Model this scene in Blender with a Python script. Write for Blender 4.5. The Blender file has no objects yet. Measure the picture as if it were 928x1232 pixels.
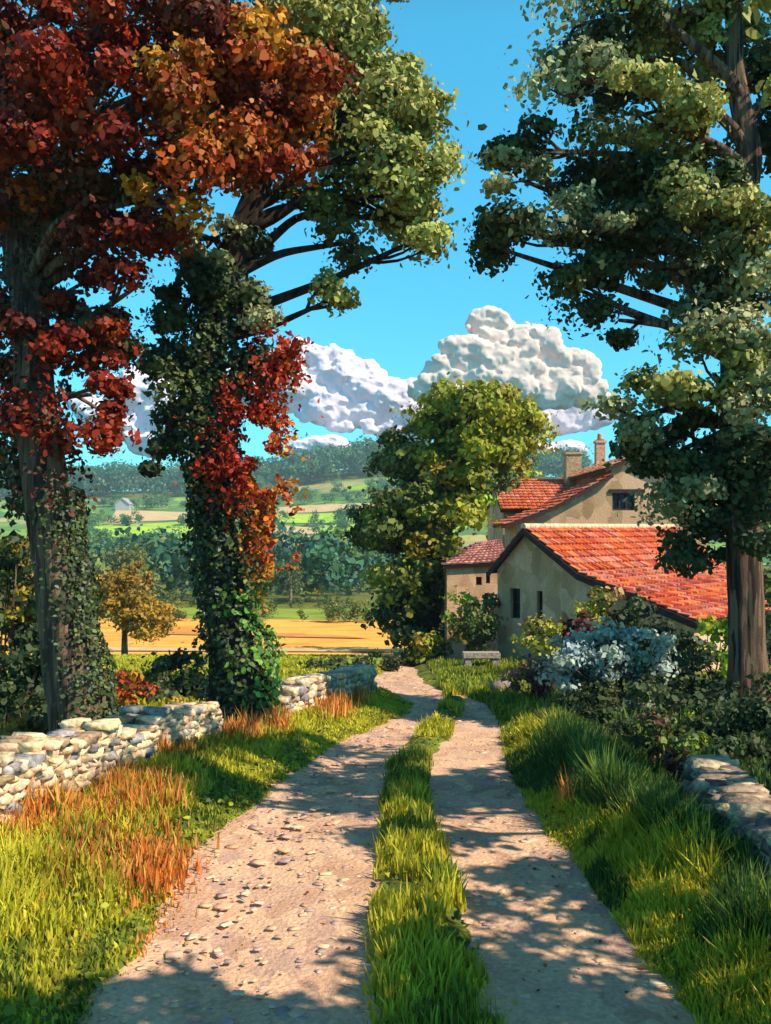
import bpy, bmesh, math, random
import numpy as np
from mathutils import Vector
R = math.radians
rs = np.random.RandomState(7)
random.seed(7)
sc = bpy.context.scene
COL = sc.collection

# ------------------------------------------------------------------ camera, sky, sun, exposure
CH = 2.6                      # eye height above the lane
F = 1100.0                    # focal length in pixels of the 928 px wide picture
EY = 635.0                    # picture row of the eye level
cam_d = bpy.data.cameras.new('camera'); cam = bpy.data.objects.new('camera', cam_d); COL.objects.link(cam)
cam.location = (0, 0, CH); cam.rotation_euler = (R(90), 0, 0)
cam_d.sensor_fit = 'HORIZONTAL'; cam_d.sensor_width = 36; cam_d.lens = 36 * F / 928
cam_d.shift_y = (EY - 616) / 928
cam_d.clip_end = 20000
sc.camera = cam

SUN_EL, SUN_AZ = 43.0, 118.0   # azimuth clockwise from +Y: the sun stands to the right, a little behind the viewer
world = bpy.data.worlds.new('World'); sc.world = world; world.use_nodes = True
wn = world.node_tree.nodes; wl = world.node_tree.links; wn.clear()
sky = wn.new('ShaderNodeTexSky'); sky.sky_type = 'NISHITA'; sky.sun_disc = False
sky.sun_elevation = R(SUN_EL); sky.sun_rotation = R(SUN_AZ)
sky.air_density = 1.0; sky.dust_density = 0.2; sky.ozone_density = 2.0
tint = wn.new('ShaderNodeMix'); tint.data_type = 'RGBA'; tint.blend_type = 'MULTIPLY'
tint.inputs[0].default_value = 1.0; tint.inputs[7].default_value = (0.36, 1.44, 1.40, 1)
bg = wn.new('ShaderNodeBackground'); bg.inputs[1].default_value = 0.125
wo = wn.new('ShaderNodeOutputWorld')
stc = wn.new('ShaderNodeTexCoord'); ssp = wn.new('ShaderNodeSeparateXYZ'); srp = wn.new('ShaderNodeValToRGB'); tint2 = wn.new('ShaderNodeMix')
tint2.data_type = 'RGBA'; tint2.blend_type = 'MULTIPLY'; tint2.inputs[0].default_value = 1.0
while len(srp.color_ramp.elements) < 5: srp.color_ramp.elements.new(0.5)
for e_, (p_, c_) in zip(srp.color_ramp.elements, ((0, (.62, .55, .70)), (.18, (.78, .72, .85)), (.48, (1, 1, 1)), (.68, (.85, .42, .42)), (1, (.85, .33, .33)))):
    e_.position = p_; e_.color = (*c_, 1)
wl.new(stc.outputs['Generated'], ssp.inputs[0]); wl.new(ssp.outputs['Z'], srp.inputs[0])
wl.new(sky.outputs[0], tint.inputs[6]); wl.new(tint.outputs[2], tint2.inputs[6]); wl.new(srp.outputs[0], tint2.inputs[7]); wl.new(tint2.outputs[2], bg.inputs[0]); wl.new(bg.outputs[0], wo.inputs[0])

sun_d = bpy.data.lights.new('sun', 'SUN'); sun = bpy.data.objects.new('sun', sun_d); COL.objects.link(sun)
sun_d.energy = 5.0; sun_d.angle = R(0.4); sun_d.color = (1.0, 0.86, 0.66)
SD = Vector((math.sin(R(SUN_AZ)) * math.cos(R(SUN_EL)), math.cos(R(SUN_AZ)) * math.cos(R(SUN_EL)), math.sin(R(SUN_EL))))
sun.rotation_euler = SD.to_track_quat('Z', 'Y').to_euler(); sun.location = (40, 0, 40)
sc.view_settings.view_transform = 'Standard'; sc.view_settings.look = 'None'
sc.view_settings.exposure = 0.64; sc.view_settings.gamma = 1.0
sc.cycles.max_bounces = 6; sc.cycles.diffuse_bounces = 3; sc.cycles.transmission_bounces = 3
sc.cycles.volume_bounces = 0; sc.cycles.use_denoising = True
sc.cycles.sample_clamp_indirect = 4.0

# ------------------------------------------------------------------ small helpers
def srgb(h):
    if isinstance(h, str):
        c = [int(h[i:i + 2], 16) / 255 for i in (0, 2, 4)]
        return np.array([x / 12.92 if x <= 0.04045 else ((x + 0.055) / 1.055) ** 2.4 for x in c])
    return np.array(h, float)

def px(x, y, Y):
    """point at distance Y seen at picture position x, y"""
    return np.array([(x - 464) / F * Y, Y, CH + (EY - y) / F * Y])

def tag(o, label=None, cat=None, group=None, kind=None):
    if label: o['label'] = label
    if cat: o['category'] = cat
    if group: o['group'] = group
    if kind: o['kind'] = kind
    return o

def empty(name, loc, label=None, cat=None, group=None):
    o = bpy.data.objects.new(name, None); COL.objects.link(o); o.location = [float(v) for v in loc]
    o.empty_display_size = 0.2
    return tag(o, label, cat, group)

def mesh_obj(name, V, faces, mat, parent=None, col=None, smooth=False):
    """V: world coordinates (n,3); faces: (m,k) array or list; col: (n,3) vertex colour"""
    V = np.asarray(V, float)
    if parent is not None:
        V = V - np.array(parent.location) if parent.parent is None else V - np.array(parent['_w'])
    me = bpy.data.meshes.new(name)
    if isinstance(faces, np.ndarray):
        m, k = faces.shape
        me.vertices.add(len(V)); me.vertices.foreach_set('co', V.astype(np.float32).ravel())
        me.loops.add(m * k); me.loops.foreach_set('vertex_index', faces.astype(np.int32).ravel())
        me.polygons.add(m); me.polygons.foreach_set('loop_start', np.arange(0, m * k, k, dtype=np.int32))
        me.update(calc_edges=True)
    else:
        me.from_pydata(V.tolist(), [], [list(map(int, f)) for f in faces]); me.update()
    if smooth: me.polygons.foreach_set('use_smooth', np.ones(len(me.polygons), bool))
    if col is not None:
        a = me.color_attributes.new('Col', 'FLOAT_COLOR', 'POINT')
        c = np.ones((len(V), 4), np.float32); c[:, :3] = col
        a.data.foreach_set('color', c.ravel())
    me.materials.append(mat)
    o = bpy.data.objects.new(name, me); COL.objects.link(o)
    if parent is not None: o.parent = parent
    return o

class MB:
    """collects pieces, links them as one mesh object"""
    def __init__(s): s.V = []; s.F = []; s.C = []; s.n = 0
    def add(s, V, Fc, c=(0.5, 0.5, 0.5)):
        V = np.asarray(V, float)
        s.V.append(V); s.F += [[i + s.n for i in f] for f in Fc]
        c = np.asarray(c, float); s.C.append(np.broadcast_to(c, V.shape) if c.ndim == 1 else c); s.n += len(V)
    def box(s, o, ax, ay, az, c=(0.5, 0.5, 0.5)):
        """box from corner o along three edge vectors"""
        o, ax, ay, az = [np.array(v, float) for v in (o, ax, ay, az)]
        V = [o, o + ax, o + ax + ay, o + ay, o + az, o + ax + az, o + ax + ay + az, o + ay + az]
        s.add(V, [(0, 3, 2, 1), (4, 5, 6, 7), (0, 1, 5, 4), (1, 2, 6, 5), (2, 3, 7, 6), (3, 0, 4, 7)], c)
    def build(s, name, mat, parent=None, smooth=False):
        o = mesh_obj(name, np.vstack(s.V), s.F, mat, parent, np.vstack(s.C), smooth)
        bm = bmesh.new(); bm.from_mesh(o.data); bmesh.ops.recalc_face_normals(bm, faces=bm.faces); bm.to_mesh(o.data); bm.free()
        return o

def vnoise(x, y, seed=0):
    x = np.asarray(x, float); y = np.asarray(y, float)
    xi = np.floor(x); yi = np.floor(y); fx = x - xi; fy = y - yi
    fx = fx * fx * (3 - 2 * fx); fy = fy * fy * (3 - 2 * fy)
    def h(a, b):
        v = np.sin(a * 127.1 + b * 311.7 + seed * 74.7) * 43758.5453
        return v - np.floor(v)
    return (h(xi, yi) * (1 - fx) + h(xi + 1, yi) * fx) * (1 - fy) + (h(xi, yi + 1) * (1 - fx) + h(xi + 1, yi + 1) * fx) * fy
def fbm(x, y, seed=0, o=3):
    s = 0; a = 1; t = 0
    for k in range(o):
        s = s + a * vnoise(x * 2 ** k, y * 2 ** k, seed + k); t += a; a *= 0.5
    return s / t
def sstep(a, b, v):
    t = np.clip((v - a) / (b - a), 0, 1); return t * t * (3 - 2 * t)

# ------------------------------------------------------------------ materials
def newmat(name):
    m = bpy.data.materials.new(name); m.use_nodes = True
    nt = m.node_tree; b = nt.nodes['Principled BSDF']
    return m, nt, b
def N(nt, t, **kw):
    n = nt.nodes.new(t)
    for k, v in kw.items(): setattr(n, k, v)
    return n
def ramp(nt, stops, interp='LINEAR'):
    r = nt.nodes.new('ShaderNodeValToRGB'); cr = r.color_ramp; cr.interpolation = interp
    while len(cr.elements) < len(stops): cr.elements.new(0.5)
    for e, (p, c) in zip(cr.elements, stops):
        e.position = p; c = srgb(c); e.color = (c[0], c[1], c[2], 1)
    return r
def leaf_mat(name, trans=0.22, rough=0.55):
    m, nt, b = newmat(name)
    a = N(nt, 'ShaderNodeAttribute'); a.attribute_name = 'Col'
    b.inputs['Roughness'].default_value = rough
    b.inputs['Specular IOR Level'].default_value = 0.25
    t = N(nt, 'ShaderNodeBsdfTranslucent'); mx = N(nt, 'ShaderNodeMixShader'); mx.inputs[0].default_value = trans
    nt.links.new(a.outputs['Color'], b.inputs['Base Color']); nt.links.new(a.outputs['Color'], t.inputs['Color'])
    nt.links.new(b.outputs[0], mx.inputs[1]); nt.links.new(t.outputs[0], mx.inputs[2])
    nt.links.new(mx.outputs[0], nt.nodes['Material Output'].inputs[0])
    return m
def attr_mat(name, rough=0.8, nscale=8.0, amt=0.35, bump=0.3, spec=0.3):
    m, nt, b = newmat(name)
    a = N(nt, 'ShaderNodeAttribute'); a.attribute_name = 'Col'
    tc = N(nt, 'ShaderNodeTexCoord'); n = N(nt, 'ShaderNodeTexNoise'); n.inputs['Scale'].default_value = nscale; n.inputs['Detail'].default_value = 6
    nt.links.new(tc.outputs['Object'], n.inputs['Vector'])
    mr = N(nt, 'ShaderNodeMapRange'); mr.inputs[1].default_value = 0.3; mr.inputs[2].default_value = 0.7
    mr.inputs[3].default_value = 1 - amt; mr.inputs[4].default_value = 1 + amt
    nt.links.new(n.outputs[0], mr.inputs[0])
    mx = N(nt, 'ShaderNodeVectorMath'); mx.operation = 'SCALE'
    nt.links.new(a.outputs['Color'], mx.inputs[0]); nt.links.new(mr.outputs[0], mx.inputs['Scale'])
    nt.links.new(mx.outputs[0], b.inputs['Base Color'])
    bp = N(nt, 'ShaderNodeBump'); bp.inputs['Strength'].default_value = bump; bp.inputs['Distance'].default_value = 0.02
    nt.links.new(n.outputs[0], bp.inputs['Height']); nt.links.new(bp.outputs[0], b.inputs['Normal'])
    b.inputs['Roughness'].default_value = rough; b.inputs['Specular IOR Level'].default_value = spec
    return m
def mottle_mat(name, stops, scale=1.0, stretch=(1, 1, 1), rough=0.9, warp=0.6, fine=0.25, bump=0.3, bdist=0.03, cell=True):
    """patchy surface: irregular cells of a few base colours with fine grain over them"""
    m, nt, b = newmat(name)
    tc = N(nt, 'ShaderNodeTexCoord'); mp = N(nt, 'ShaderNodeMapping'); mp.inputs['Scale'].default_value = stretch
    nt.links.new(tc.outputs['Object'], mp.inputs[0])
    nz = N(nt, 'ShaderNodeTexNoise'); nz.inputs['Scale'].default_value = scale * 1.7; nz.inputs['Detail'].default_value = 4
    nt.links.new(mp.outputs[0], nz.inputs['Vector'])
    vm = N(nt, 'ShaderNodeVectorMath'); vm.operation = 'MULTIPLY_ADD'
    vm.inputs[1].default_value = (warp / scale,) * 3
    nt.links.new(nz.outputs['Color'], vm.inputs[0]); nt.links.new(mp.outputs[0], vm.inputs[2])
    n1 = N(nt, 'ShaderNodeTexNoise'); n1.inputs['Scale'].default_value = scale * 0.6; n1.inputs['Detail'].default_value = 3
    nt.links.new(vm.outputs[0], n1.inputs['Vector'])
    src = n1.outputs[0]
    if cell:
        vo = N(nt, 'ShaderNodeTexVoronoi'); vo.inputs['Scale'].default_value = scale * 2.2
        nt.links.new(vm.outputs[0], vo.inputs['Vector'])
        sp = N(nt, 'ShaderNodeSeparateColor'); nt.links.new(vo.outputs['Color'], sp.inputs[0])
        mx = N(nt, 'ShaderNodeMix'); mx.inputs[0].default_value = 0.45
        nt.links.new(n1.outputs[0], mx.inputs[2]); nt.links.new(sp.outputs[0], mx.inputs[3]); src = mx.outputs[0]
    r = ramp(nt, stops); nt.links.new(src, r.inputs[0])
    n2 = N(nt, 'ShaderNodeTexNoise'); n2.inputs['Scale'].default_value = scale * 14; n2.inputs['Detail'].default_value = 5
    nt.links.new(tc.outputs['Object'], n2.inputs['Vector'])
    mr = N(nt, 'ShaderNodeMapRange'); mr.inputs[1].default_value = 0.3; mr.inputs[2].default_value = 0.7
    mr.inputs[3].default_value = 1 - fine; mr.inputs[4].default_value = 1 + fine
    nt.links.new(n2.outputs[0], mr.inputs[0])
    sc_ = N(nt, 'ShaderNodeVectorMath'); sc_.operation = 'SCALE'
    nt.links.new(r.outputs[0], sc_.inputs[0]); nt.links.new(mr.outputs[0], sc_.inputs['Scale'])
    nt.links.new(sc_.outputs[0], b.inputs['Base Color'])
    bp = N(nt, 'ShaderNodeBump'); bp.inputs['Strength'].default_value = bump; bp.inputs['Distance'].default_value = bdist
    nt.links.new(n2.outputs[0], bp.inputs['Height']); nt.links.new(bp.outputs[0], b.inputs['Normal'])
    b.inputs['Roughness'].default_value = rough; b.inputs['Specular IOR Level'].default_value = 0.2
    return m

M = {}
M['leaf'] = leaf_mat('leaf'); M['grass'] = leaf_mat('grass_blade', 0.3, 0.6)
M['ground'] = mottle_mat('meadow_ground', [(0.25, (0.045, 0.06, 0.010)), (0.42, (0.10, 0.13, 0.015)), (0.55, (0.20, 0.22, 0.02)), (0.68, (0.12, 0.07, 0.02)), (0.8, (0.07, 0.10, 0.015))], 1.2)
M['road'] = mottle_mat('lane_gravel', [(0.2, (0.38, 0.21, 0.15)), (0.38, (0.58, 0.35, 0.22)), (0.5, (0.66, 0.41, 0.26)), (0.62, (0.44, 0.27, 0.21)), (0.72, (0.64, 0.40, 0.26)), (0.85, (0.68, 0.46, 0.31))], 2.2, (1, .6, 1), fine=0.2, bump=0.6)
M['stone'] = attr_mat('stone', 0.92, 16, 0.45, 1.0)
M['pebble'] = attr_mat('pebble', 0.9, 20, 0.15, 0.3)
M['tile'] = attr_mat('roof_tile', 0.75, 6, 0.25, 0.3)
M['bark'] = mottle_mat('bark', [(0.28, (0.045, 0.028, 0.024)), (0.40, (0.14, 0.085, 0.06)), (0.5, (0.40, 0.26, 0.16)), (0.58, (0.12, 0.065, 0.055)), (0.7, (0.32, 0.20, 0.13)), (0.85, (0.45, 0.32, 0.2))], 9, (1, 1, 0.09), fine=0.4, bump=1.0, bdist=0.06)  # bark tones; the palest streaks stand in for sunlit patches
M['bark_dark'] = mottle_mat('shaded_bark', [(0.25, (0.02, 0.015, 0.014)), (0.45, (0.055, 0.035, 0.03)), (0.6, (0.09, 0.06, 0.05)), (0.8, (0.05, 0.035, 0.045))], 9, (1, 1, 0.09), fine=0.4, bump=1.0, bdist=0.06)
M['plaster'] = mottle_mat('old_plaster', [(0.2, (0.322, 0.170, 0.082)), (0.36, (0.545, 0.328, 0.195)), (0.46, (0.694, 0.402, 0.256)), (0.54, (0.421, 0.254, 0.123)), (0.66, (0.743, 0.455, 0.307)), (0.85, (0.570, 0.392, 0.276))], 1.3, (1, 1, 0.6), fine=0.12, bump=0.5)
M['plaster2'] = mottle_mat('grey_plaster', [(0.2, (0.273, 0.159, 0.082)), (0.4, (0.496, 0.307, 0.174)), (0.5, (0.372, 0.243, 0.133)), (0.6, (0.570, 0.349, 0.205)), (0.9, (0.619, 0.402, 0.266))], 1.0, (1, 1, 0.6), fine=0.12, bump=0.5)
M['dark_wood'] = mottle_mat('dark_timber', [(0.3, (0.03, 0.018, 0.02)), (0.7, (0.07, 0.04, 0.045))], 5, (1, 1, 4))
M['pane'] = mottle_mat('dark_pane', [(0.3, (0.012, 0.012, 0.016)), (0.7, (0.03, 0.03, 0.04))], 2, rough=0.25, fine=0.05, bump=0.02)
def cloud_mat(name, c):
    m, nt, b = newmat(name)
    d = N(nt, 'ShaderNodeBsdfDiffuse'); d.inputs[0].default_value = (*c, 1); d.inputs[1].default_value = 1.0
    tc = N(nt, 'ShaderNodeTexCoord'); n = N(nt, 'ShaderNodeTexNoise'); n.inputs['Scale'].default_value = 0.03; n.inputs['Detail'].default_value = 6
    bp = N(nt, 'ShaderNodeBump'); bp.inputs['Strength'].default_value = 0.3; bp.inputs['Distance'].default_value = 8
    nt.links.new(tc.outputs['Object'], n.inputs['Vector']); nt.links.new(n.outputs[0], bp.inputs['Height']); nt.links.new(bp.outputs[0], d.inputs['Normal'])
    t = N(nt, 'ShaderNodeBsdfTranslucent'); t.inputs[0].default_value = (*c, 1)
    mx = N(nt, 'ShaderNodeMixShader'); mx.inputs[0].default_value = 0.12
    nt.links.new(d.outputs[0], mx.inputs[1]); nt.links.new(t.outputs[0], mx.inputs[2]); nt.links.new(mx.outputs[0], nt.nodes['Material Output'].inputs[0])
    return m
M['cloud'] = cloud_mat('cloud_white', (1.0, 0.81, 0.73))
M['cloud_shaded'] = cloud_mat('cloud_lilac', (0.95, 0.84, 0.92))  # lilac of shaded cloud put into the base colour

# ------------------------------------------------------------------ terrain
PY = np.array([-60, 0, 8, 27.4, 34, 50, 70, 100, 150, 220, 260, 330, 450, 560, 650, 760, 900, 1100], float)
PZ = np.array([0.2, 0, 0, -1.55, -2.3, -4.4, -5.4, -6.5, -9, -9.5, -8, -3, 10, 20, 27, 30, 20, -10], float)
_yy = np.linspace(-60, 1100, 11601); _zz = np.interp(_yy, PY, PZ)
def _smooth(w):
    k = np.ones(w) / w; p = np.pad(_zz, w // 2, mode='edge'); return np.convolve(p, k, 'valid')[:len(_zz)]
_z1 = _smooth(31); _z2 = _smooth(401)
_wt = sstep(60, 160, _yy); _zz = _z1 * (1 - _wt) + _z2 * _wt
def zprof(y): return np.interp(y, _yy, _zz)
def y_of(row):
    """distance at which the lane's surface is seen at this picture row"""
    ys = np.linspace(3, 40, 3701); r = EY + (CH - zprof(ys)) / ys * F
    i = np.argmax(r <= row); return ys[i]
EDGE_L = [(1232, 105), (1150, 170), (1050, 225), (1000, 275), (940, 345), (900, 400), (872, 462), (858, 496), (848, 498), (838, 478), (830, 455), (822, 450), (815, 452), (806, 470), (800, 480)]
EDGE_R = [(1232, 838), (1133, 762), (1059, 705), (1002, 660), (928, 615), (871, 599), (848, 585), (838, 552), (830, 520), (822, 508), (815, 500), (806, 500), (800, 500)]
STRIP_L = [(1232, 446), (1121, 446), (1042, 457), (960, 462), (917, 470), (890, 500), (865, 522), (843, 538), (834, 532)]
STRIP_R = [(1232, 599), (1121, 566), (1042, 537), (960, 512), (917, 517), (890, 540), (865, 552), (843, 560), (834, 540)]
def edge(tab):
    Y = np.array([y_of(r) for r, _ in tab]); X = np.array([(x - 464) / F * y for (_, x), y in zip(tab, Y)])
    Y = np.concatenate([[-20], Y]); X = np.concatenate([[X[0]], X]); return Y, X
EL, ER, SL, SR = edge(EDGE_L), edge(EDGE_R), edge(STRIP_L), edge(STRIP_R)
YEND = EL[0][-1]
def road_d(x, y):
    """signed distance-like: >0 outside the lane"""
    l = np.interp(y, *EL); r = np.interp(y, *ER)
    d = np.maximum(l - x, x - r)
    return np.maximum(d, (y - YEND) * 0.5)
def strip_d(x, y):
    l = np.interp(y, *SL); r = np.interp(y, *SR)
    return np.maximum(l - x, x - r) + np.where(y > SL[0][-1], (y - SL[0][-1]), 0)
def ground(x, y):
    x = np.asarray(x, float); y = np.asarray(y, float)
    z = zprof(y)
    d = road_d(x, y) + (fbm(x * 3.2, y * 3.2, 3) - 0.5) * 0.28
    near = 1 - sstep(25, 45, y)
    z = z + near * (0.16 * sstep(-0.16, 0.35, d) - 0.06) + near * 0.10 * sstep(0.2, 1.6, d) * fbm(x * 1.1, y * 1.1, 9)
    sd = strip_d(x, y) + (fbm(x * 4, y * 4, 5) - 0.5) * 0.22
    z = z + near * 0.13 * (1 - sstep(-0.14, 0.10, sd))
    # fall to the left, broken hill ground further out
    far = sstep(40, 160, y)
    z = z + far * (fbm(x / 60, y / 60, 11) - 0.5) * 3
    hill = sstep(300, 700, y)
    z = z + hill * ((fbm(x / 170 + 3, y / 220, 21, 2) - 0.5) * 22 + 16 * sstep(-120, 10, x))
    return z
u = np.linspace(-1, 1, 301); gx = np.sinh(u * 6.2) / np.sinh(6.2) * 700
yv = [-12.0]
while yv[-1] < 1090: yv.append(yv[-1] + max(0.09, min(14, 0.012 * max(yv[-1] - 4, 0) + (0.3 if yv[-1] < 3 else 0))))
gy = np.array(yv)
GX, GY = np.meshgrid(gx, gy); GZ = ground(GX, GY)
nx, ny = len(gx), len(gy)
def grid_faces(nx, ny):
    i = np.arange(nx * ny).reshape(ny, nx)
    return np.stack([i[:-1, :-1], i[:-1, 1:], i[1:, 1:], i[1:, :-1]], -1).reshape(-1, 4)
g = mesh_obj('ground', np.stack([GX, GY, GZ], -1).reshape(-1, 3), grid_faces(nx, ny), M['ground'], smooth=True)
tag(g, 'rolling green ground from the lane to the far hills', None, kind='structure')

# the lane: a gravel sheet; the verges and the middle strip of turf rise out of it
ry = np.arange(-10, YEND + 1.5, 0.12); t = np.linspace(0, 1, 40)
RL = np.interp(ry, *EL) - 0.45; RR = np.interp(ry, *ER) + 0.45
RX = RL[:, None] + (RR - RL)[:, None] * t[None]; RY = np.repeat(ry[:, None], 40, 1)
RZ = zprof(RY) + 0.012 + (fbm(RX * 2.5, RY * 2.5, 31) - 0.5) * 0.02 - .03 * np.exp(-((RX - np.interp(RY, *EL) - .55) / .3) ** 2)
o = mesh_obj('road', np.stack([RX, RY, RZ], -1).reshape(-1, 3), grid_faces(40, len(ry)), M['road'], smooth=True)
tag(o, 'pale pink gravel cart lane running down between the verges', None, kind='structure')

# fields draped over the land: (polygon corners in picture x and distance Y)
def field(name, label, corners, mat, lift=0.06, n=24):
    c = [np.array([(x - 464) / F * y, y]) for x, y in corners]
    s = np.linspace(0, 1, n); A, B = np.meshgrid(s, s)
    P = (c[0] * ((1 - A) * (1 - B))[..., None] + c[1] * (A * (1 - B))[..., None] + c[2] * (A * B)[..., None] + c[3] * ((1 - A) * B)[..., None])
    z = ground(P[..., 0], P[..., 1]) + lift
    o = mesh_obj(name, np.concatenate([P, z[..., None]], -1).reshape(-1, 3), grid_faces(n, n), mat, smooth=True)
    return tag(o, label, None, kind='structure')
def fmat(name, a, b, c, s=0.12, st=(1, 2.5, 1)): return mottle_mat(name, [(0.25, a), (0.5, b), (0.75, c)], s, st, fine=0.1, bump=0.1, cell=True)
M['wheat'] = fmat('ripe_field', (0.74, 0.32, 0.045), (0.82, 0.42, 0.07), (0.66, 0.22, 0.03))
M['meadow'] = fmat('bright_meadow', (0.17, 0.24, 0.02), (0.26, 0.32, 0.03), (0.12, 0.18, 0.02))
M['tan'] = fmat('tan_field', (0.52, 0.36, 0.18), (0.6, 0.42, 0.22), (0.42, 0.32, 0.16))
M['lime'] = fmat('lime_field', (0.28, 0.46, 0.03), (0.42, 0.58, 0.04), (0.18, 0.34, 0.03))
M['rust'] = fmat('rust_field', (0.50, 0.18, 0.05), (0.6, 0.25, 0.06), (0.4, 0.12, 0.04))
field('field', 'green pasture left of the lane below the stone wall', [(-400, 26), (455, 26), (470, 46), (-400, 46)], M['meadow'], 0.03, 60)
field('field', 'ripe orange field beyond the pasture', [(-500, 46.5), (560, 46.5), (600, 86), (-500, 85)], M['wheat'], 0.05, 50)
field('field', 'pale straw strip across the near side of the ripe field', [(-300, 53), (500, 51.5), (470, 53.5), (-300, 56)], M['tan'], 0.12)
field('field', 'narrow rust red strip across the ripe field', [(200, 67), (450, 63), (400, 67), (200, 71)], M['rust'], 0.12)
field('field', 'yellow green strip at the back of the ripe field', [(-500, 84), (600, 86), (600, 104), (-500, 104)], M['meadow'], 0.08)
M['hillside'] = mottle_mat('hillside', [(0.25, (0.035, 0.11, 0.045)), (0.42, (0.09, 0.20, 0.04)), (0.5, (0.26, 0.40, 0.04)), (0.58, (0.07, 0.16, 0.05)), (0.68, (0.42, 0.34, 0.12)), (0.8, (0.06, 0.14, 0.06))], .018, (1, .8, 1), fine=.1, bump=.1)
field('hillside', 'patchwork of green pastures on the far hill', [(-500, 255), (1000, 255), (1000, 560), (-500, 560)], M['hillside'], .25, 90)
field('field', 'lime green field on the hillside left of the ivy tree', [(90, 292), (225, 288), (236, 400), (115, 385)], M['lime'], 0.4)
field('field', 'tan strip field above the lime green field', [(130, 400), (236, 408), (245, 450), (140, 455)], M['tan'], 0.4)
field('field', 'tan field on the hillside right of the ivy tree', [(325, 318), (392, 312), (380, 375), (325, 385)], M['tan'], 0.4)
field('field', 'lime green field on the hillside beside the round tree', [(396, 290), (500, 290), (490, 405), (384, 380)], M['lime'], 0.4)
field('field', 'upper tan strip below the wooded crest', [(335, 430), (470, 420), (470, 455), (335, 460)], M['tan'], 0.5)
field('field', 'green strip between the two tan fields', [(335, 392), (470, 385), (470, 415), (335, 422)], M['lime'], 0.5)

# ------------------------------------------------------------------ foliage
def pal(cols, w=None):
    return np.array([srgb(c) for c in cols]), (np.array(w, float) / sum(w) if w else None)
def pick(p, n, jit=0.22, r=rs):
    c, w = p; c = np.minimum(c * 1.18, .8); k = r.choice(len(c), n, p=w)
    return np.clip(c[k] * (1 + (r.rand(n, 1) - 0.5) * 2 * jit) * (1 + (r.rand(n, 3) - 0.5) * 0.12), 0.002, 0.95)
def unit(v): return v / np.maximum(np.linalg.norm(v, axis=-1, keepdims=True), 1e-6)
def leaf_mesh(pos, nrm, size, col, K=7, rough=0.55):
    n = len(pos); a = rs.rand(n, 3) - 0.5
    u = unit(np.cross(nrm, a)); v = np.cross(nrm, u)
    ang = np.arange(K) / K * 2 * math.pi
    rad = 0.5 * (1 - rough * rs.rand(n, K)) * size[:, None]
    el = 0.62 + 0.35 * rs.rand(n, 1)
    cu = np.cos(ang)[None] * rad; cv = np.sin(ang)[None] * rad * el
    w = -np.abs(cv) * 0.45
    V = pos[:, None] + cu[..., None] * u[:, None] + cv[..., None] * v[:, None] + w[..., None] * nrm[:, None]
    Fc = np.arange(n * K).reshape(n, K)
    return V.reshape(-1, 3), Fc, np.repeat(col, K, 0)
def clump_leaves(cs, rad, n, size, p, flat=0.75, jit=0.55, top=0.35, core=0.5):
    """leaves over the outside of leaf clumps. cs (m,3), rad (m,)"""
    P, Nn, S, C = [], [], [], []
    for i, (c, r) in enumerate(zip(cs, rad)):
        k = max(6, int(n * rs.uniform(0.7, 1.3)))
        d = unit(rs.normal(size=(k, 3)) + np.array([0, 0, top]))
        rr = r * (1 - core * rs.rand(k, 1) ** 1.2) * (0.6 + 0.8 * vnoise(d[:, 0] * 2.6 + i, d[:, 2] * 2.6 + d[:, 1] * 1.9)[:, None])
        rr = np.where(rs.rand(k, 1) < .12, rr * rs.uniform(1.0, 1.6, (k, 1)), rr)
        q = c + d * rr * np.array([rs.uniform(.8, 1.35), rs.uniform(.8, 1.35), flat * rs.uniform(.7, 1.15)])
        pp = p[i] if isinstance(p, list) else p
        tone = pick(pp, 1, 0.15)
        col = 0.65 * tone + 0.35 * pick(pp, k, 0.25)
        P.append(q); Nn.append(unit(d + jit * rs.normal(size=(k, 3)))); C.append(col)
        S.append(size * np.clip(np.exp(rs.normal(size=k) * .38), .5, 1.6))
    return np.vstack(P), np.vstack(Nn), np.concatenate(S), np.vstack(C)
def tube(path, radii, sides=10, ridge=0.0, seed=0, step=None):
    path = np.array(path, float); radii = np.array(radii, float)
    seg = np.linalg.norm(np.diff(path, axis=0), axis=1); L = np.concatenate([[0], np.cumsum(seg)])
    n = max(4, int(L[-1] / (step or max(0.15, radii.mean() * 1.5)))) + 1
    s = np.linspace(0, L[-1], n)
    # smooth through the points
    P = np.stack([np.interp(s, L, path[:, k]) for k in range(3)], 1)
    for _ in range(2): P[1:-1] = 0.25 * P[:-2] + 0.5 * P[1:-1] + 0.25 * P[2:]
    r = np.interp(s, L, radii)
    T = unit(np.gradient(P, axis=0)); ref = np.array([0.31, 1, 0.12]); U = unit(np.cross(T, ref)); W = np.cross(T, U)
    a = np.arange(sides) / sides * 2 * math.pi
    rr = r[:, None] * (1 + ridge * (vnoise(np.cos(a) * 3.2 + seed, np.sin(a) * 3.2)[None] - 0.5) * 2
                       + ridge * 0.8 * (vnoise(a[None] * 3 + 0 * s[:, None], s[:, None] * 1.5, seed) - 0.5))
    V = P[:, None] + (np.cos(a)[None] * rr)[..., None] * U[:, None] + (np.sin(a)[None] * rr)[..., None] * W[:, None]
    i = np.arange(n * sides).reshape(n, sides); j = np.roll(i, -1, 1)
    Fc = np.stack([i[:-1], j[:-1], j[1:], i[1:]], -1).reshape(-1, 4).tolist()
    Fc.append(i[0][::-1].tolist()); Fc.append(i[-1].tolist())
    return V.reshape(-1, 3), Fc
def add_tube(mb, *a, **k):
    V, Fc = tube(*a, **k); mb.add(V, Fc)

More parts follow.
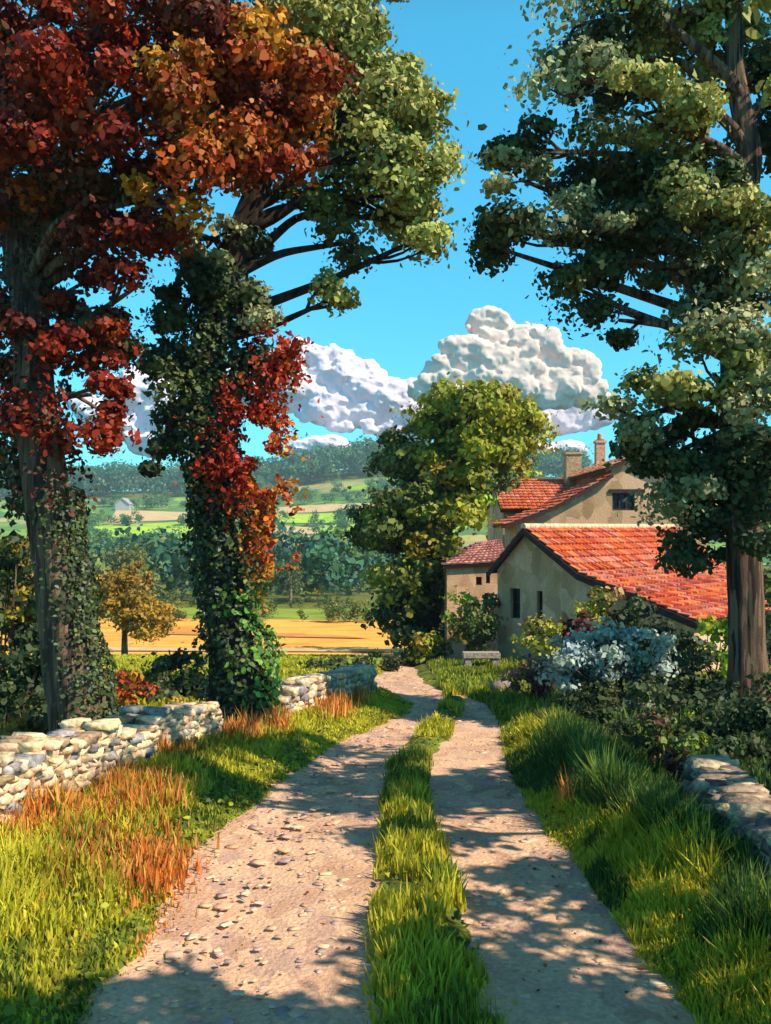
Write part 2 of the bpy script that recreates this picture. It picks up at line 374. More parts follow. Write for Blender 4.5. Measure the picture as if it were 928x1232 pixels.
def envelope(x, y, rx, ry, Y, dY, p, dens=1.0, droop=0):
    c = px(x, y, Y); k = Y / F
    return dict(c=c, r=np.array([rx * k, dY, ry * k]), p=p, dens=dens)
def fill(env, cr):
    """clump centres inside an envelope"""
    r = env['r']; vol = 4.19 * r[0] * r[1] * r[2]
    n = max(2, int(env['dens'] * vol ** (2 / 3) / (cr * cr) * 0.74))
    d = unit(rs.normal(size=(n, 3))) * (0.45 + 0.5 * rs.rand(n, 1) ** 0.6)
    return env['c'] + d * r

def tree(name, label, trunk, tr, envs, cr, nleaf, lsize, bark='bark', cat='tree', limb_r=0.09, ivy=None, sides=22, ridge=0.16, limb_from=0.35, twig=0.018, group=None, flat=0.75, core=0.5):
    """trunk: list of world points; envs: envelopes of the crown, each carried by a limb of its own"""
    base = np.array(trunk[0]); root = empty(name, base, label, cat, group)
    mb = MB(); trunk = [np.array(p) for p in trunk]
    tp = [trunk[0] - np.array([0, 0, 0.3])] + trunk
    rr = [tr[0] * 1.35] + [tr[0] * 1.25] + list(tr[1:])
    add_tube(mb, tp, rr, sides=sides, ridge=ridge, step=0.12, seed=rs.rand() * 9)
    mb.build('trunk', M[bark], root, smooth=True)
    T = np.array(trunk); allc, allr, allp = [], [], []
    dense = np.vstack([np.linspace(T[i], T[i + 1], 12) for i in range(len(T) - 1)])
    hmin = T[0][2] + (T[-1][2] - T[0][2]) * limb_from
    for e in envs:
        cs = fill(e, cr); rad = cr * rs.uniform(0.55, 1.5, len(cs))
        allc.append(cs); allr.append(rad); allp += [e['p']] * len(cs)
        lim = MB(); c = e['c']
        cand = dense[(dense[:, 2] >= hmin)]
        cost = np.linalg.norm(cand - c, axis=1) + 2.0 * np.maximum(0, cand[:, 2] - (c[2] - 0.35 * np.linalg.norm((cand - c)[:, :2], axis=1)))
        s = cand[np.argmin(cost)]
        L = np.linalg.norm(c - s); mid = (s + c) / 2 + rs.normal(size=3) * 0.08 * L + np.array([0, 0, 0.10 * L])
        q1 = s * 0.75 + mid * 0.25 + rs.normal(size=3) * 0.03 * L
        add_tube(lim, [s, q1, mid, c], [limb_r * 1.25, limb_r, limb_r * 0.7, limb_r * 0.3], sides=8, ridge=0.1)
        for k, cc in enumerate(cs):
            f = rs.uniform(0.35, 0.95); st = (mid * (1 - f) + c * f)
            m2 = (st + cc) / 2 + rs.normal(size=3) * 0.12 * np.linalg.norm(cc - st)
            add_tube(lim, [st, m2, cc], [limb_r * 0.35, twig * 1.3, twig * 0.6], sides=5, step=0.25)
        lim.build('limb', M[bark], root, smooth=True)
    cs = np.vstack(allc); rad = np.concatenate(allr)
    P, Nn, S, C = clump_leaves(cs, rad, nleaf, lsize, allp, flat=flat, core=core)
    V, Fc, CC = leaf_mesh(P, Nn, S, C)
    mesh_obj('crown', V, Fc, M['leaf'], root, CC)
    if ivy:
        for nm, args in ivy:
            V, Fc, CC = args; mesh_obj(nm, V, Fc, M['leaf'], root, CC)
    return root
def wrap(path, radii, n, size, p, span=(0, 1), side=None, bulge=0.0, lumps=0.12, jit=0.5):
    """leaves growing over a stem"""
    path = np.array(path, float); t = rs.uniform(span[0], span[1], n) * (len(path) - 1)
    i = np.minimum(t.astype(int), len(path) - 2); f = (t - i)[:, None]
    c = path[i] * (1 - f) + path[i + 1] * f; r = np.interp(t, np.arange(len(path)), radii)
    a = rs.rand(n) * 2 * math.pi if side is None else rs.normal(side[0], side[1], n)
    d = np.stack([np.cos(a), np.sin(a), 0 * a], 1)
    lum = (vnoise(a * 1.6, c[:, 2] * 2.2, 5) ** 1.5) * lumps * 2.5 + bulge * rs.rand(n)
    q = c + d * (r + 0.03 + lum)[:, None]; q[:, 2] += rs.normal(size=n) * 0.03
    nr = unit(d + np.array([0, 0, 0.35]) + jit * rs.normal(size=(n, 3)))
    return leaf_mesh(q, nr, size * rs.uniform(0.6, 1.3, n), pick(p, n, 0.3))
def shrub(name, label, cat, x, Y, envs, cr, nleaf, lsize, group=None, stems=6, flat=0.85):
    bx = (x - 464) / F * Y; base = np.array([bx, Y, float(ground(bx, Y)) - 0.02])
    root = empty(name, base, label, cat, group); mb = MB(); allc, allr, allp = [], [], []
    for e in envs:
        cs = fill(e, cr); cs[:, 2] = np.maximum(cs[:, 2], ground(cs[:, 0], cs[:, 1]) + cr * 0.4)
        allc.append(cs); allr.append(cr * rs.uniform(0.7, 1.3, len(cs))); allp += [e['p']] * len(cs)
        for cc in cs[:stems]:
            b0 = base + np.append(rs.normal(size=2) * 0.12, 0)
            mid = (b0 + cc) / 2 + np.array([0, 0, 0.12]) + rs.normal(size=3) * 0.06
            add_tube(mb, [b0, mid, cc], [0.022, 0.016, 0.008], sides=5, step=0.25)
    mb.build('stem', M['bark'], root, smooth=True)
    P, Nn, S, C = clump_leaves(np.vstack(allc), np.concatenate(allr), nleaf, lsize, allp, flat=flat)
    V, Fc, CC = leaf_mesh(P, Nn, S, C)
    mesh_obj('foliage', V, Fc, M['leaf'], root, CC)
    return root

RED = pal([(0.15, 0.013, 0.006), (0.24, 0.022, 0.006), (0.30, 0.04, 0.006), (0.07, 0.009, 0.006), (0.04, 0.025, 0.01), (.40, .12, .01)], [5, 4, 1.5, 3, 1.5, .6])
ORANGE = pal([(0.50, 0.12, 0.01), (0.42, 0.18, 0.015), (0.33, 0.05, 0.01), (0.5, 0.25, 0.02), (.2, .02, .006), (.10, .015, .006)], [3, 2, 2, 1, 2, 1])
GOLD = pal([(0.45, 0.22, 0.02), (0.30, 0.15, 0.02), (0.36, 0.09, 0.01), (.22, .02, .006), (.10, .02, .008)], [2, 2, 2, 2, 1])
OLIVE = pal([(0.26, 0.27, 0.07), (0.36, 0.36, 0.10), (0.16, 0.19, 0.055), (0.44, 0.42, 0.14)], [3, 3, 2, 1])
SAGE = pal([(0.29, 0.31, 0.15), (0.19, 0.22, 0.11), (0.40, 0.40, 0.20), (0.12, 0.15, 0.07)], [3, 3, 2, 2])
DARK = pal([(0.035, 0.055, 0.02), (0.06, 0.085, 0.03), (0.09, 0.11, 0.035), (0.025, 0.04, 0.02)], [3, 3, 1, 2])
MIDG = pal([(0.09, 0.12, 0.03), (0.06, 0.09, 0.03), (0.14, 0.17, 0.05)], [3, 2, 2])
YG = pal([(0.24, 0.26, 0.02), (0.32, 0.30, 0.025), (0.15, 0.18, 0.02), (0.28, 0.17, 0.02)], [3, 2, 2, 1])
IVY = pal([(0.035, 0.055, 0.018), (0.065, 0.095, 0.025), (0.025, 0.035, 0.016), (0.10, 0.14, 0.03), (0.12, 0.14, 0.10)], [3, 3, 3, 1, 1])
BLUE = pal([(0.30, 0.36, 0.30), (0.42, 0.46, 0.36), (0.17, 0.23, 0.22), (0.28, 0.38, 0.42)], [3, 2, 2, 1])
TEAL = pal([(0.06, 0.12, 0.06), (0.08, 0.15, 0.07), (0.05, 0.09, 0.055)], [2, 2, 1])
MIX = pal([(0.05, 0.07, 0.02), (0.10, 0.13, 0.03), (0.22, 0.24, 0.025), (0.30, 0.27, 0.03)], [3, 3, 2, 1])
LIME = pal([(0.30, 0.42, 0.03), (0.22, 0.34, 0.03), (0.42, 0.42, 0.04)], [2, 2, 1])

E = envelope
# --- autumn tree at the left edge
YA = 11.6
A_tr = [px(106, 868, YA), px(82, 760, YA), px(62, 620, YA), px(45, 500, YA + .05), px(38, 380, YA + .1), px(18, 270, YA + .2), px(-10, 180, YA + .3), px(-10, 40, YA + .3), px(10, -120, YA + .3)]
A_tr[0][2] = float(ground(*A_tr[0][:2]))
A_r = [0.35, 0.32, 0.29, 0.26, 0.22, 0.19, 0.15, 0.10, 0.05]
A_env = [E(40, 60, 90, 70, YA, 1.4, RED), E(150, 30, 90, 55, YA - .4, 1.2, RED), E(240, 30, 60, 50, YA + .4, 1.0, RED), E(310, 55, 50, 35, YA - .2, .7, ORANGE), E(345, 105, 40, 35, YA, .6, ORANGE), E(395, 92, 16, 12, YA, .3, ORANGE, 1.4),
         E(120, 130, 90, 55, YA - .8, 1.0, RED), E(225, 115, 65, 45, YA - .6, .8, GOLD), E(60, 200, 80, 50, YA - .5, 1.2, RED), E(290, 90, 60, 50, YA - .1, .8, ORANGE), E(330, 150, 45, 40, YA, .6, RED), E(250, 60, 60, 45, YA - .3, .8, RED), E(370, 130, 30, 35, YA, .5, ORANGE), E(310, 200, 40, 35, YA, .6, RED), E(240, 180, 60, 45, YA - .4, .7, GOLD), E(270, 170, 60, 40, YA - .2, .7, ORANGE), E(180, 190, 70, 40, YA - .3, .9, RED), E(215, 232, 60, 25, YA - .6, .5, ORANGE),
         E(360, 190, 22, 22, YA, .4, ORANGE, 1.2), E(150, 285, 55, 35, YA - .3, .8, RED), E(40, 280, 50, 50, YA + .5, 1.0, RED, .8), E(165, 345, 40, 30, YA, .5, RED, .8), E(100, 350, 40, 35, YA + .4, .8, RED, .7), E(60, 420, 60, 35, YA - .2, .8, RED, .8),
         E(110, 475, 42, 35, YA - .3, .6, RED, .9), E(20, 490, 40, 50, YA + .6, .7, RED, .8), E(120, 525, 25, 25, YA - .3, .4, RED, .7), E(0, 130, 70, 60, YA + .5, 1.2, DARK), E(15, 390, 40, 50, YA + .5, .8, RED), E(105, 415, 45, 35, YA + .2, .7, DARK), E(140, 400, 35, 30, YA, .5, RED), E(95, 250, 50, 40, YA + .6, .8, DARK), E(190, 290, 35, 35, YA, .5, RED), E(10, 560, 40, 45, YA + .8, .6, DARK), E(60, 510, 40, 35, YA - .4, .5, RED), E(60, -80, 160, 60, YA, 1.6, RED), E(230, -60, 90, 50, YA, 1.3, RED)]
tree('ivy_clad_tree', 'tall tree at the left edge with dark red autumn leaves and leaning ivy-covered trunk', A_tr, A_r, A_env, 0.30, 270, 0.098, 'bark', limb_r=0.075, limb_from=0.38, flat=0.8,
     ivy=[('ivy', wrap(A_tr[:4], A_r[:4], 3000, 0.075, IVY, (0.0, 0.75), (-0.2, 0.75), 0.04, 0.06)), ('creeper', wrap(A_tr[2:6], A_r[2:6], 1500, 0.10, pal([(0.04, 0.02, 0.012), (0.1, 0.02, 0.01), (0.05, 0.05, 0.02)]), (0, 1), None, 0.1, 0.12))])
# --- ivy tree beside it, with a green crown
YB = 13.4
B_tr = [px(292, 866, YB), px(278, 760, YB), px(262, 640, YB), px(250, 520, YB), px(252, 420, YB), px(272, 330, YB), px(310, 230, YB), px(350, 130, YB), px(380, 20, YB), px(400, -120, YB)]
B_tr[0][2] = float(ground(*B_tr[0][:2]))
B_r = [0.36, 0.31, 0.28, 0.26, 0.26, 0.22, 0.17, 0.13, 0.09, 0.05]
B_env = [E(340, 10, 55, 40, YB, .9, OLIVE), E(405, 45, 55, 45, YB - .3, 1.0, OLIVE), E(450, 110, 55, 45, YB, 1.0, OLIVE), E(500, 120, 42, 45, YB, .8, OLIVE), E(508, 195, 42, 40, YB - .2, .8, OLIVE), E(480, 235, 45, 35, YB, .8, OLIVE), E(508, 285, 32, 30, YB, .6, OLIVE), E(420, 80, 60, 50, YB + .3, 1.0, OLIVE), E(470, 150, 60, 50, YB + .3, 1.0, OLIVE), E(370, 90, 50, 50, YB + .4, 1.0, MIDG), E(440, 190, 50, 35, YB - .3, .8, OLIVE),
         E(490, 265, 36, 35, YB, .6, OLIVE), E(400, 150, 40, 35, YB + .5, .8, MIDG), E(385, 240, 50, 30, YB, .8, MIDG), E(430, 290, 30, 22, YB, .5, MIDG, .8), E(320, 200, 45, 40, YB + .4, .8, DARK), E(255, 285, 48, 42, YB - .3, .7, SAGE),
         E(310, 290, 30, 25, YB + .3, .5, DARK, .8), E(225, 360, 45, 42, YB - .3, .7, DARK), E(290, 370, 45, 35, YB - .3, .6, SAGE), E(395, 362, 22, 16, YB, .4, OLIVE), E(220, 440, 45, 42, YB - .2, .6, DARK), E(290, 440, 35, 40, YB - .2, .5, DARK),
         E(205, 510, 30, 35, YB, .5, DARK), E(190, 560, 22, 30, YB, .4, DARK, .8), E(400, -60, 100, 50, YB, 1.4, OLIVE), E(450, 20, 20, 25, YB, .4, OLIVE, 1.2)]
REDC = pal([(0.28, 0.02, 0.01), (0.18, 0.015, 0.01), (0.42, 0.06, 0.01)], [3, 2, 2])
def creeper(cx, cy, rx, ry, Y, n, p, size=0.10):
    c = px(cx, cy, Y); k = Y / F; d = unit(rs.normal(size=(n, 3))); q = c + rs.normal(size=(n, 3)) * np.array([rx * k, 0.3, ry * k]) * .62; m = fbm(q[:, 0] * 4, q[:, 2] * 4, 12) > .42; q = q[m]; d = d[m]; n = len(q); d[:, 1] -= .4; d = unit(d)
    return leaf_mesh(q, unit(d + 0.5 * rs.normal(size=(n, 3))), size * rs.uniform(.6, 1.3, n), pick(p, n, .3))
def join(*a):
    V = []; Fc = []; C = []; n = 0
    for v, f, c in a: V.append(v); Fc.append(f + n); C.append(c); n += len(v)
    return np.vstack(V), np.vstack(Fc), np.vstack(C)
cree = join(creeper(335, 430, 26, 34, YB - .4, 1000, REDC), creeper(300, 500, 38, 34, YB - .45, 1500, REDC), creeper(290, 565, 38, 34, YB - .5, 1500, REDC), creeper(322, 520, 22, 40, YB - .3, 800, ORANGE),
            creeper(322, 590, 26, 40, YB - .35, 1200, ORANGE), creeper(322, 650, 26, 36, YB - .3, 1000, ORANGE), creeper(320, 700, 20, 26, YB - .3, 240, pal([(0.16, .13, .02), (.3, .16, .02)])), creeper(350, 440, 14, 20, YB - .3, 90, ORANGE))
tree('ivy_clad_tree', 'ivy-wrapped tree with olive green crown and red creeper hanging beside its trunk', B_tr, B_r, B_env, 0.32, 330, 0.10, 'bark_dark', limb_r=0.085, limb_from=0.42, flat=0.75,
     ivy=[('ivy', join(wrap(B_tr[:6], B_r[:6], 9000, 0.10, IVY, (0, 1), None, 0.07, 0.11), wrap(B_tr[:3], B_r[:3], 900, 0.12, pal([(0.10, 0.22, 0.03), (0.16, 0.30, 0.04), (0.05, 0.12, 0.03)]), (0, .75), (0.0, 0.6), 0.12, 0.14))), ('creeper', cree)])

# --- big tree on the right; bright tops and shaded undersides put into leaf colours
YC = 14.0
C_tr = [px(906, 880, YC), px(900, 780, YC), px(895, 650, YC), px(888, 520, YC), px(884, 400, YC), px(888, 290, YC), px(904, 190, YC), px(885, 90, YC), px(880, -60, YC), px(870, -180, YC)]
C_tr[0][2] = float(ground(*C_tr[0][:2]))
C_r = [0.30, 0.27, 0.25, 0.24, 0.22, 0.21, 0.18, 0.14, 0.09, 0.05]
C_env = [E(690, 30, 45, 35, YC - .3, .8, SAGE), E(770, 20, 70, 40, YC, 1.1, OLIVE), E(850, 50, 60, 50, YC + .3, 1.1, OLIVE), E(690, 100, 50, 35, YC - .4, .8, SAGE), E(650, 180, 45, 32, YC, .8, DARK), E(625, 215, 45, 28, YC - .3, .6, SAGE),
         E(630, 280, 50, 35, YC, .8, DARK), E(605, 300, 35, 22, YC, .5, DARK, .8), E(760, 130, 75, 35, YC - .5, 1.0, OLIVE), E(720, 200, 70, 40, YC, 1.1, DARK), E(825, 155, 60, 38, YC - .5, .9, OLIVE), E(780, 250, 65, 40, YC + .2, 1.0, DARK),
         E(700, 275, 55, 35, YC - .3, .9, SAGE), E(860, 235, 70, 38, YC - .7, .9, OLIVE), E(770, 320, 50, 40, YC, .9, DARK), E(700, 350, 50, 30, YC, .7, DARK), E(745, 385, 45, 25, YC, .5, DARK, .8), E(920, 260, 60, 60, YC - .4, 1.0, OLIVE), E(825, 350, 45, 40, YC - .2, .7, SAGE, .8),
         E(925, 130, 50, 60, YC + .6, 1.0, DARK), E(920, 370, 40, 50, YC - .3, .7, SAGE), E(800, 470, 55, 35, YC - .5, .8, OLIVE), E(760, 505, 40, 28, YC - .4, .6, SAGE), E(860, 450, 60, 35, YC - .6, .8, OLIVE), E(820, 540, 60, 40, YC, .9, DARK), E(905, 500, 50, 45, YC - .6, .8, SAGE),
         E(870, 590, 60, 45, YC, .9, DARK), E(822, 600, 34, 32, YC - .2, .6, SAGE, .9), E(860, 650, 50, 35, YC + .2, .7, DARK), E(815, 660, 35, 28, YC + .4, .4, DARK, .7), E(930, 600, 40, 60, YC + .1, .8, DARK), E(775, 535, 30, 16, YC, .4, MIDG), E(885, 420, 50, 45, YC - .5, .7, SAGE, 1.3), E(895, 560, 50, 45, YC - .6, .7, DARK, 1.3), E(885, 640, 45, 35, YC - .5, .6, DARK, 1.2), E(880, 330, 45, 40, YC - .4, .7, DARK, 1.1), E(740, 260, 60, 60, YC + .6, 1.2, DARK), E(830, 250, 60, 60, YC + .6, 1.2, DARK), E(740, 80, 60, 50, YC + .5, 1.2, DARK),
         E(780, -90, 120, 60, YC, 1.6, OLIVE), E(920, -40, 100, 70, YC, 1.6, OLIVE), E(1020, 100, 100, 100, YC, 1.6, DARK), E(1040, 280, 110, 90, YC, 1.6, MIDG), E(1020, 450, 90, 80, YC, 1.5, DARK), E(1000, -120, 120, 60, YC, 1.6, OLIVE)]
tree('tall_tree', 'tall sage green tree on the right with bare lower trunk among the shrubs', C_tr, C_r, C_env, 0.34, 340, 0.104, 'bark', limb_r=0.09, limb_from=0.33, flat=0.7)

# --- round tree beside the outbuilding; sunlit top, shaded left side painted by leaf palette
YD = 33.0
D_tr = [px(512, 818, YD), px(515, 770, YD), px(525, 700, YD), px(540, 620, YD), px(560, 540, YD), px(570, 490, YD)]
D_r = [0.38, 0.33, 0.28, 0.22, 0.14, 0.07]
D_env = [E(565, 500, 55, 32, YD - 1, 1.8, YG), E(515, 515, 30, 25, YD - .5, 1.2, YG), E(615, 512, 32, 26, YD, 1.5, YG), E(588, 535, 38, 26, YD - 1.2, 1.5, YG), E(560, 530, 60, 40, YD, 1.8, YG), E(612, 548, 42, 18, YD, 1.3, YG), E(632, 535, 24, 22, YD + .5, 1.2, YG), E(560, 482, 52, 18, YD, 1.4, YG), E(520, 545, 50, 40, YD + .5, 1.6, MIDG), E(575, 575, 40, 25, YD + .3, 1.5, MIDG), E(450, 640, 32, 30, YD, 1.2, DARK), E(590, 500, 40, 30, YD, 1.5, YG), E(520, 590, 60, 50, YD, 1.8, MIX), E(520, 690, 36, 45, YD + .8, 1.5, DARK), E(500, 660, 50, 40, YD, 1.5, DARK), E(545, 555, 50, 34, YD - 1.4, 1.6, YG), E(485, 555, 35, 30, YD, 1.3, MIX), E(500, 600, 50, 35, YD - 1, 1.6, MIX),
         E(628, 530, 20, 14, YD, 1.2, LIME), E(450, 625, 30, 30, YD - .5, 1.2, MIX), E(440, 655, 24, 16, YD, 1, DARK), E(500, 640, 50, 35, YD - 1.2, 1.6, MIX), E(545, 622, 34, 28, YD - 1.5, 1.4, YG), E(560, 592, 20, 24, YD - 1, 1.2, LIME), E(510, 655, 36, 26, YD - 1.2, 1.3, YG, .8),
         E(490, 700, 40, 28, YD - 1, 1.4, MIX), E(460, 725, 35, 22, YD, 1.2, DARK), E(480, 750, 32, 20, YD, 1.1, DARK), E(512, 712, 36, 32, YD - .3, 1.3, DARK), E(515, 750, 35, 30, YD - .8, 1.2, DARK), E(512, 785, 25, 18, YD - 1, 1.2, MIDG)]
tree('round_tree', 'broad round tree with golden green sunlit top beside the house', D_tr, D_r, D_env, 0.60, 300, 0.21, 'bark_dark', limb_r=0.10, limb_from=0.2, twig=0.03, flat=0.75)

def off(x, y, z, rx, ry, rz, p, dens=1.0): return dict(c=np.array([x, y, z]), r=np.array([rx, ry, rz]), p=p, dens=dens)
tree('tall_tree', 'broad leafy tree just past the right edge shading the start of the lane', [(6.4, 1.0, 0), (6.4, 1.0, 2.5), (6.3, 1.1, 4.5), (6.2, 1.1, 6.5)], [.3, .26, .2, .08],
     [off(4.9, 1.3, 5.3, 1.5, 1.0, .8, OLIVE, 1.0), off(3.6, 1.5, 5.2, 1.0, .7, .6, OLIVE, 1.4), off(6.2, .9, 5.9, 1.4, 1.0, .9, OLIVE, 1.5), off(4.6, .2, 5.2, 1.5, .8, .7, MIDG, 1.2), off(5.6, -.8, 5.4, 1.5, .9, .9, MIDG), off(3.2, .9, 5.4, 1.0, .8, .5, MIDG, 1.6), off(4.6, 2.1, 5.2, 1.4, .6, .5, MIDG, 1.0), off(2.2, 1.8, 5.4, 1.1, .7, .5, MIDG, 1.5), off(1.6, 1.0, 5.6, 1.0, .8, .5, MIDG, 1.3), off(6.2, 2.3, 5.6, 1.2, .6, .5, MIDG, 1.3), off(4.3, 1.9, 4.6, 1.0, .6, .4, MIDG, 1.5), off(3.4, 2.2, 5.0, 1.0, .45, .4, MIDG, 1.4), off(5.4, 2.6, 4.9, .9, .4, .4, MIDG, 1.4)], .34, 90, .15, 'bark', limb_r=.07, limb_from=.5, sides=12)
tree('tall_tree', 'slender leafy tree past the right edge shading the middle of the lane', [(6.6, 6.0, 0), (6.6, 6.1, 2.5), (6.5, 6.2, 4.5), (6.4, 6.2, 6.2)], [.22, .19, .14, .06],
     [off(5.0, 6.6, 4.9, 1.0, .55, .5, OLIVE, 1.5), off(5.9, 7.1, 5.6, 1.3, .55, .6, OLIVE, 1.5), off(4.6, 5.5, 4.4, .8, .28, .35, MIDG, 1.3), off(6.6, 6.9, 5.0, 1.2, .5, .5, MIDG, 1.3), off(5.9, 4.2, 4.6, .7, .5, .45, MIDG, 1.5), off(5.3, 3.9, 4.4, .5, .3, .3, OLIVE, 1.3), off(4.6, 6.9, 5.4, .9, .45, .4, MIDG, 1.5), off(5.2, 7.6, 6.4, 1.2, .5, .5, MIDG, 1.4), off(3.9, 6.0, 6.6, 1.1, .6, .4, MIDG, 1.4), off(3.6, 7.0, 7.0, .9, .5, .4, OLIVE, 1.3), off(4.9, 5.6, 6.3, 1.0, .25, .3, OLIVE, 1.2), off(4.4, 8.1, 6.2, .9, .5, .4, MIDG, 1.4), off(4.0, 6.0, 5.5, .8, .35, .35, MIDG, 1.4), off(5.6, 8.4, 6.6, 1.2, .5, .4, MIDG, 1.3), off(5.4, 6.2, 5.2, 1.0, .4, .3, MIDG, 1.3), off(4.6, 9.2, 7.0, .9, .4, .4, OLIVE, 1.1)], .28, 80, .13, 'bark', limb_r=.06, limb_from=.5, sides=12)
tree('hazel', 'bushy hazel past the right edge behind the low wall', [(6.6, 4.4, 0), (6.6, 4.5, 1.5), (6.6, 4.6, 3)], [.14, .10, .04],
     [off(6.4, 2.6, 2.4, 1.0, 1.0, .9, MIDG), off(6.6, 4.6, 3.0, 1.0, 1.2, 1.0, MIDG), off(6.8, 6.6, 2.8, 1.0, 1.0, .9, MIDG)], .36, 120, .13, 'bark', limb_r=.05, limb_from=.2, sides=10)
# ------------------------------------------------------------------ buildings
def cut(o, boxes):
    """cut openings; boxes: (corner, ax, ay, az) world coordinates"""
    mb = MB()
    for b in boxes: mb.box(*b)
    c = mb.build('cutter', M['pane'])
    m = o.modifiers.new('openings', 'BOOLEAN'); m.operation = 'DIFFERENCE'; m.object = c; m.solver = 'EXACT'
    dg = bpy.context.evaluated_depsgraph_get(); dg.update()
    me = bpy.data.meshes.new_from_object(o.evaluated_get(dg)); o.modifiers.clear(); o.data = me
    bpy.data.objects.remove(c)
TILE = [srgb(c) for c in ((.58, .20, .13), (.52, .12, .06), (0.48, 0.075, 0.02), (0.56, 0.11, 0.025), (0.38, 0.04, 0.02), (0.60, 0.17, 0.05), (0.30, 0.05, 0.04), (0.48, 0.16, 0.11))]
TILEP = [srgb(c) for c in ((0.42, 0.18, 0.16), (0.5, 0.24, 0.2), (0.36, 0.14, 0.14))]
TILEO = [srgb(c) for c in ((0.58, 0.26, 0.13), (0.5, 0.2, 0.1), (0.64, 0.32, 0.18))]
def tiles(mb, a, b, c, d, tw=0.19, tl=0.30, cols=TILE, thick=0.035):
    """tile rows over the slope a-b (eave) to d-c (ridge)"""
    a, b, c, d = [np.array(v, float) for v in (a, b, c, d)]
    L = max(np.linalg.norm(d - a), np.linalg.norm(c - b)); W = max(np.linalg.norm(b - a), np.linalg.norm(c - d))
    nr = max(2, int(L / tl)); nc = max(2, int(W / tw)); nrm = unit(np.cross(b - a, d - a) if np.linalg.norm(b - a) > .01 else np.cross(c - d, d - a))
    if nrm[2] < 0: nrm = -nrm
    P = lambda u, v: (a * (1 - u) + b * u) * (1 - v) + (d * (1 - u) + c * u) * v
    for r in range(nr):
        streak = rs.randint(len(cols))
        for k in range(nc):
            u0, u1 = k / nc + 0.004 * rs.rand(), (k + 1) / nc - 0.004 * rs.rand(); v0, v1 = r / nr, (r + 1.12) / nr
            if r == nr - 1: v1 = 1.0
            lift = 0.02 + rs.rand() * 0.025
            q = [P(u0, v0) + nrm * (lift + 0.012), P(u1, v0) + nrm * (lift + 0.004), P(u1, v1) + nrm * 0.006, P(u0, v1) + nrm * 0.006]
            q = np.array(q + [x + nrm * thick * (1.3 if i < 2 else 0.5) for i, x in enumerate(q)])
            m = (q[4] + q[5]) / 2 + nrm * 0.03; m2 = (q[6] + q[7]) / 2 + nrm * 0.02      # the hump of a barrel tile
            V = list(q) + [m, m2]
            col = cols[(streak + rs.randint(2)) % len(cols)] if rs.rand() < 0.55 else cols[rs.randint(len(cols))]
            mb.add(V, [(0, 1, 5, 8, 4), (4, 8, 9, 7), (8, 5, 6, 9), (1, 2, 6, 5), (2, 3, 7, 9, 6), (3, 0, 4, 7), (3, 2, 1, 0)], col * rs.uniform(0.8, 1.15))
def slab(mb, a, b, c, d, th, col):
    a, b, c, d = [np.array(v, float) for v in (a, b, c, d)]
    n = unit(np.cross(b - a, d - a)); n = n if n[2] > 0 else -n
    V = [a, b, c, d] + [p - n * th for p in (a, b, c, d)]
    mb.add(V, [(0, 1, 2, 3), (7, 6, 5, 4), (0, 4, 5, 1), (1, 5, 6, 2), (2, 6, 7, 3), (3, 7, 4, 0)], col)
DK = srgb((0.035, 0.02, 0.022))

# -- barn with the long red roof
PHI = R(45); U_ = np.array([math.sin(PHI), math.cos(PHI), 0]); A_ = np.array([math.cos(PHI), -math.sin(PHI), 0])
APX = px(635, 640, 27.0); APX[2] = CH - 0.02
def bp_(t, s, z): return np.array([APX[0], APX[1], 0]) + A_ * t + U_ * s + np.array([0, 0, APX[2] + z])
root = empty('stone_barn', bp_(2, 4, 0) * [1, 1, 0] + [0, 0, -1.6], 'stone barn with a long red tiled roof and two slit windows in its gable wall', 'barn')
LEN = 8.6; t0, t1, tk = -1.12, 5.2, 1.85
prof = [(t0, -4.6), (t1, -4.6), (t1, -2.36), (tk, -1.30), (0, -0.04), (t0, -1.14)]
nP = len(prof); V = [bp_(t, 0, z) for t, z in prof] + [bp_(t, LEN, z) for t, z in prof]
mb = MB(); mb.add(V, [list(range(nP)), list(range(2 * nP - 1, nP - 1, -1))] + [[i, (i + 1) % nP, (i + 1) % nP + nP, i + nP] for i in range(nP)], (0.5, 0.4, 0.3))
wall = mb.build('wall', M['plaster'], root)
def gable_open(x0, y0, x1, y1):
    """opening in the gable wall seen at these picture positions -> t0,t1,z0,z1"""
    def tt(x):
        k = (x - 464) / F; return (k * APX[1] - APX[0]) / (A_[0] - k * A_[1])
    ta, tb = tt(x0), tt(x1); Y = APX[1] + A_[1] * (ta + tb) / 2
    return ta, tb, CH + (EY - y1) / F * Y - APX[2], CH + (EY - y0) / F * Y - APX[2]
ops = [gable_open(614, 708, 626, 744), gable_open(646, 711, 653, 751)]
cut(wall, [(bp_(a, -0.1, z0), A_ * (b - a), U_ * 0.42, (0, 0, z1 - z0)) for a, b, z0, z1 in ops])
for a, b, z0, z1 in ops:
    w = MB(); w.box(bp_(a + .002, 0.2, z0 + .002), A_ * (b - a - .004), U_ * 0.03, (0, 0, z1 - z0 - .004)); wo_ = w.build('window', M['pane'], root)
    f = MB(); fw = 0.03
    f.box(bp_(a + .003, 0.15, z0 + .003), A_ * fw, U_ * .04, (0, 0, z1 - z0 - .006)); f.box(bp_(b - fw - .003, 0.15, z0 + .003), A_ * fw, U_ * .04, (0, 0, z1 - z0 - .006))
    f.box(bp_(a + fw + .003, 0.15, (z0 + z1) / 2), A_ * (b - a - 2 * fw - .006), U_ * .04, (0, 0, .03))
    wo_['_w'] = list(root.location); f.build('frame', M['dark_wood'], wo_)
mb = MB(); ov = 0.22
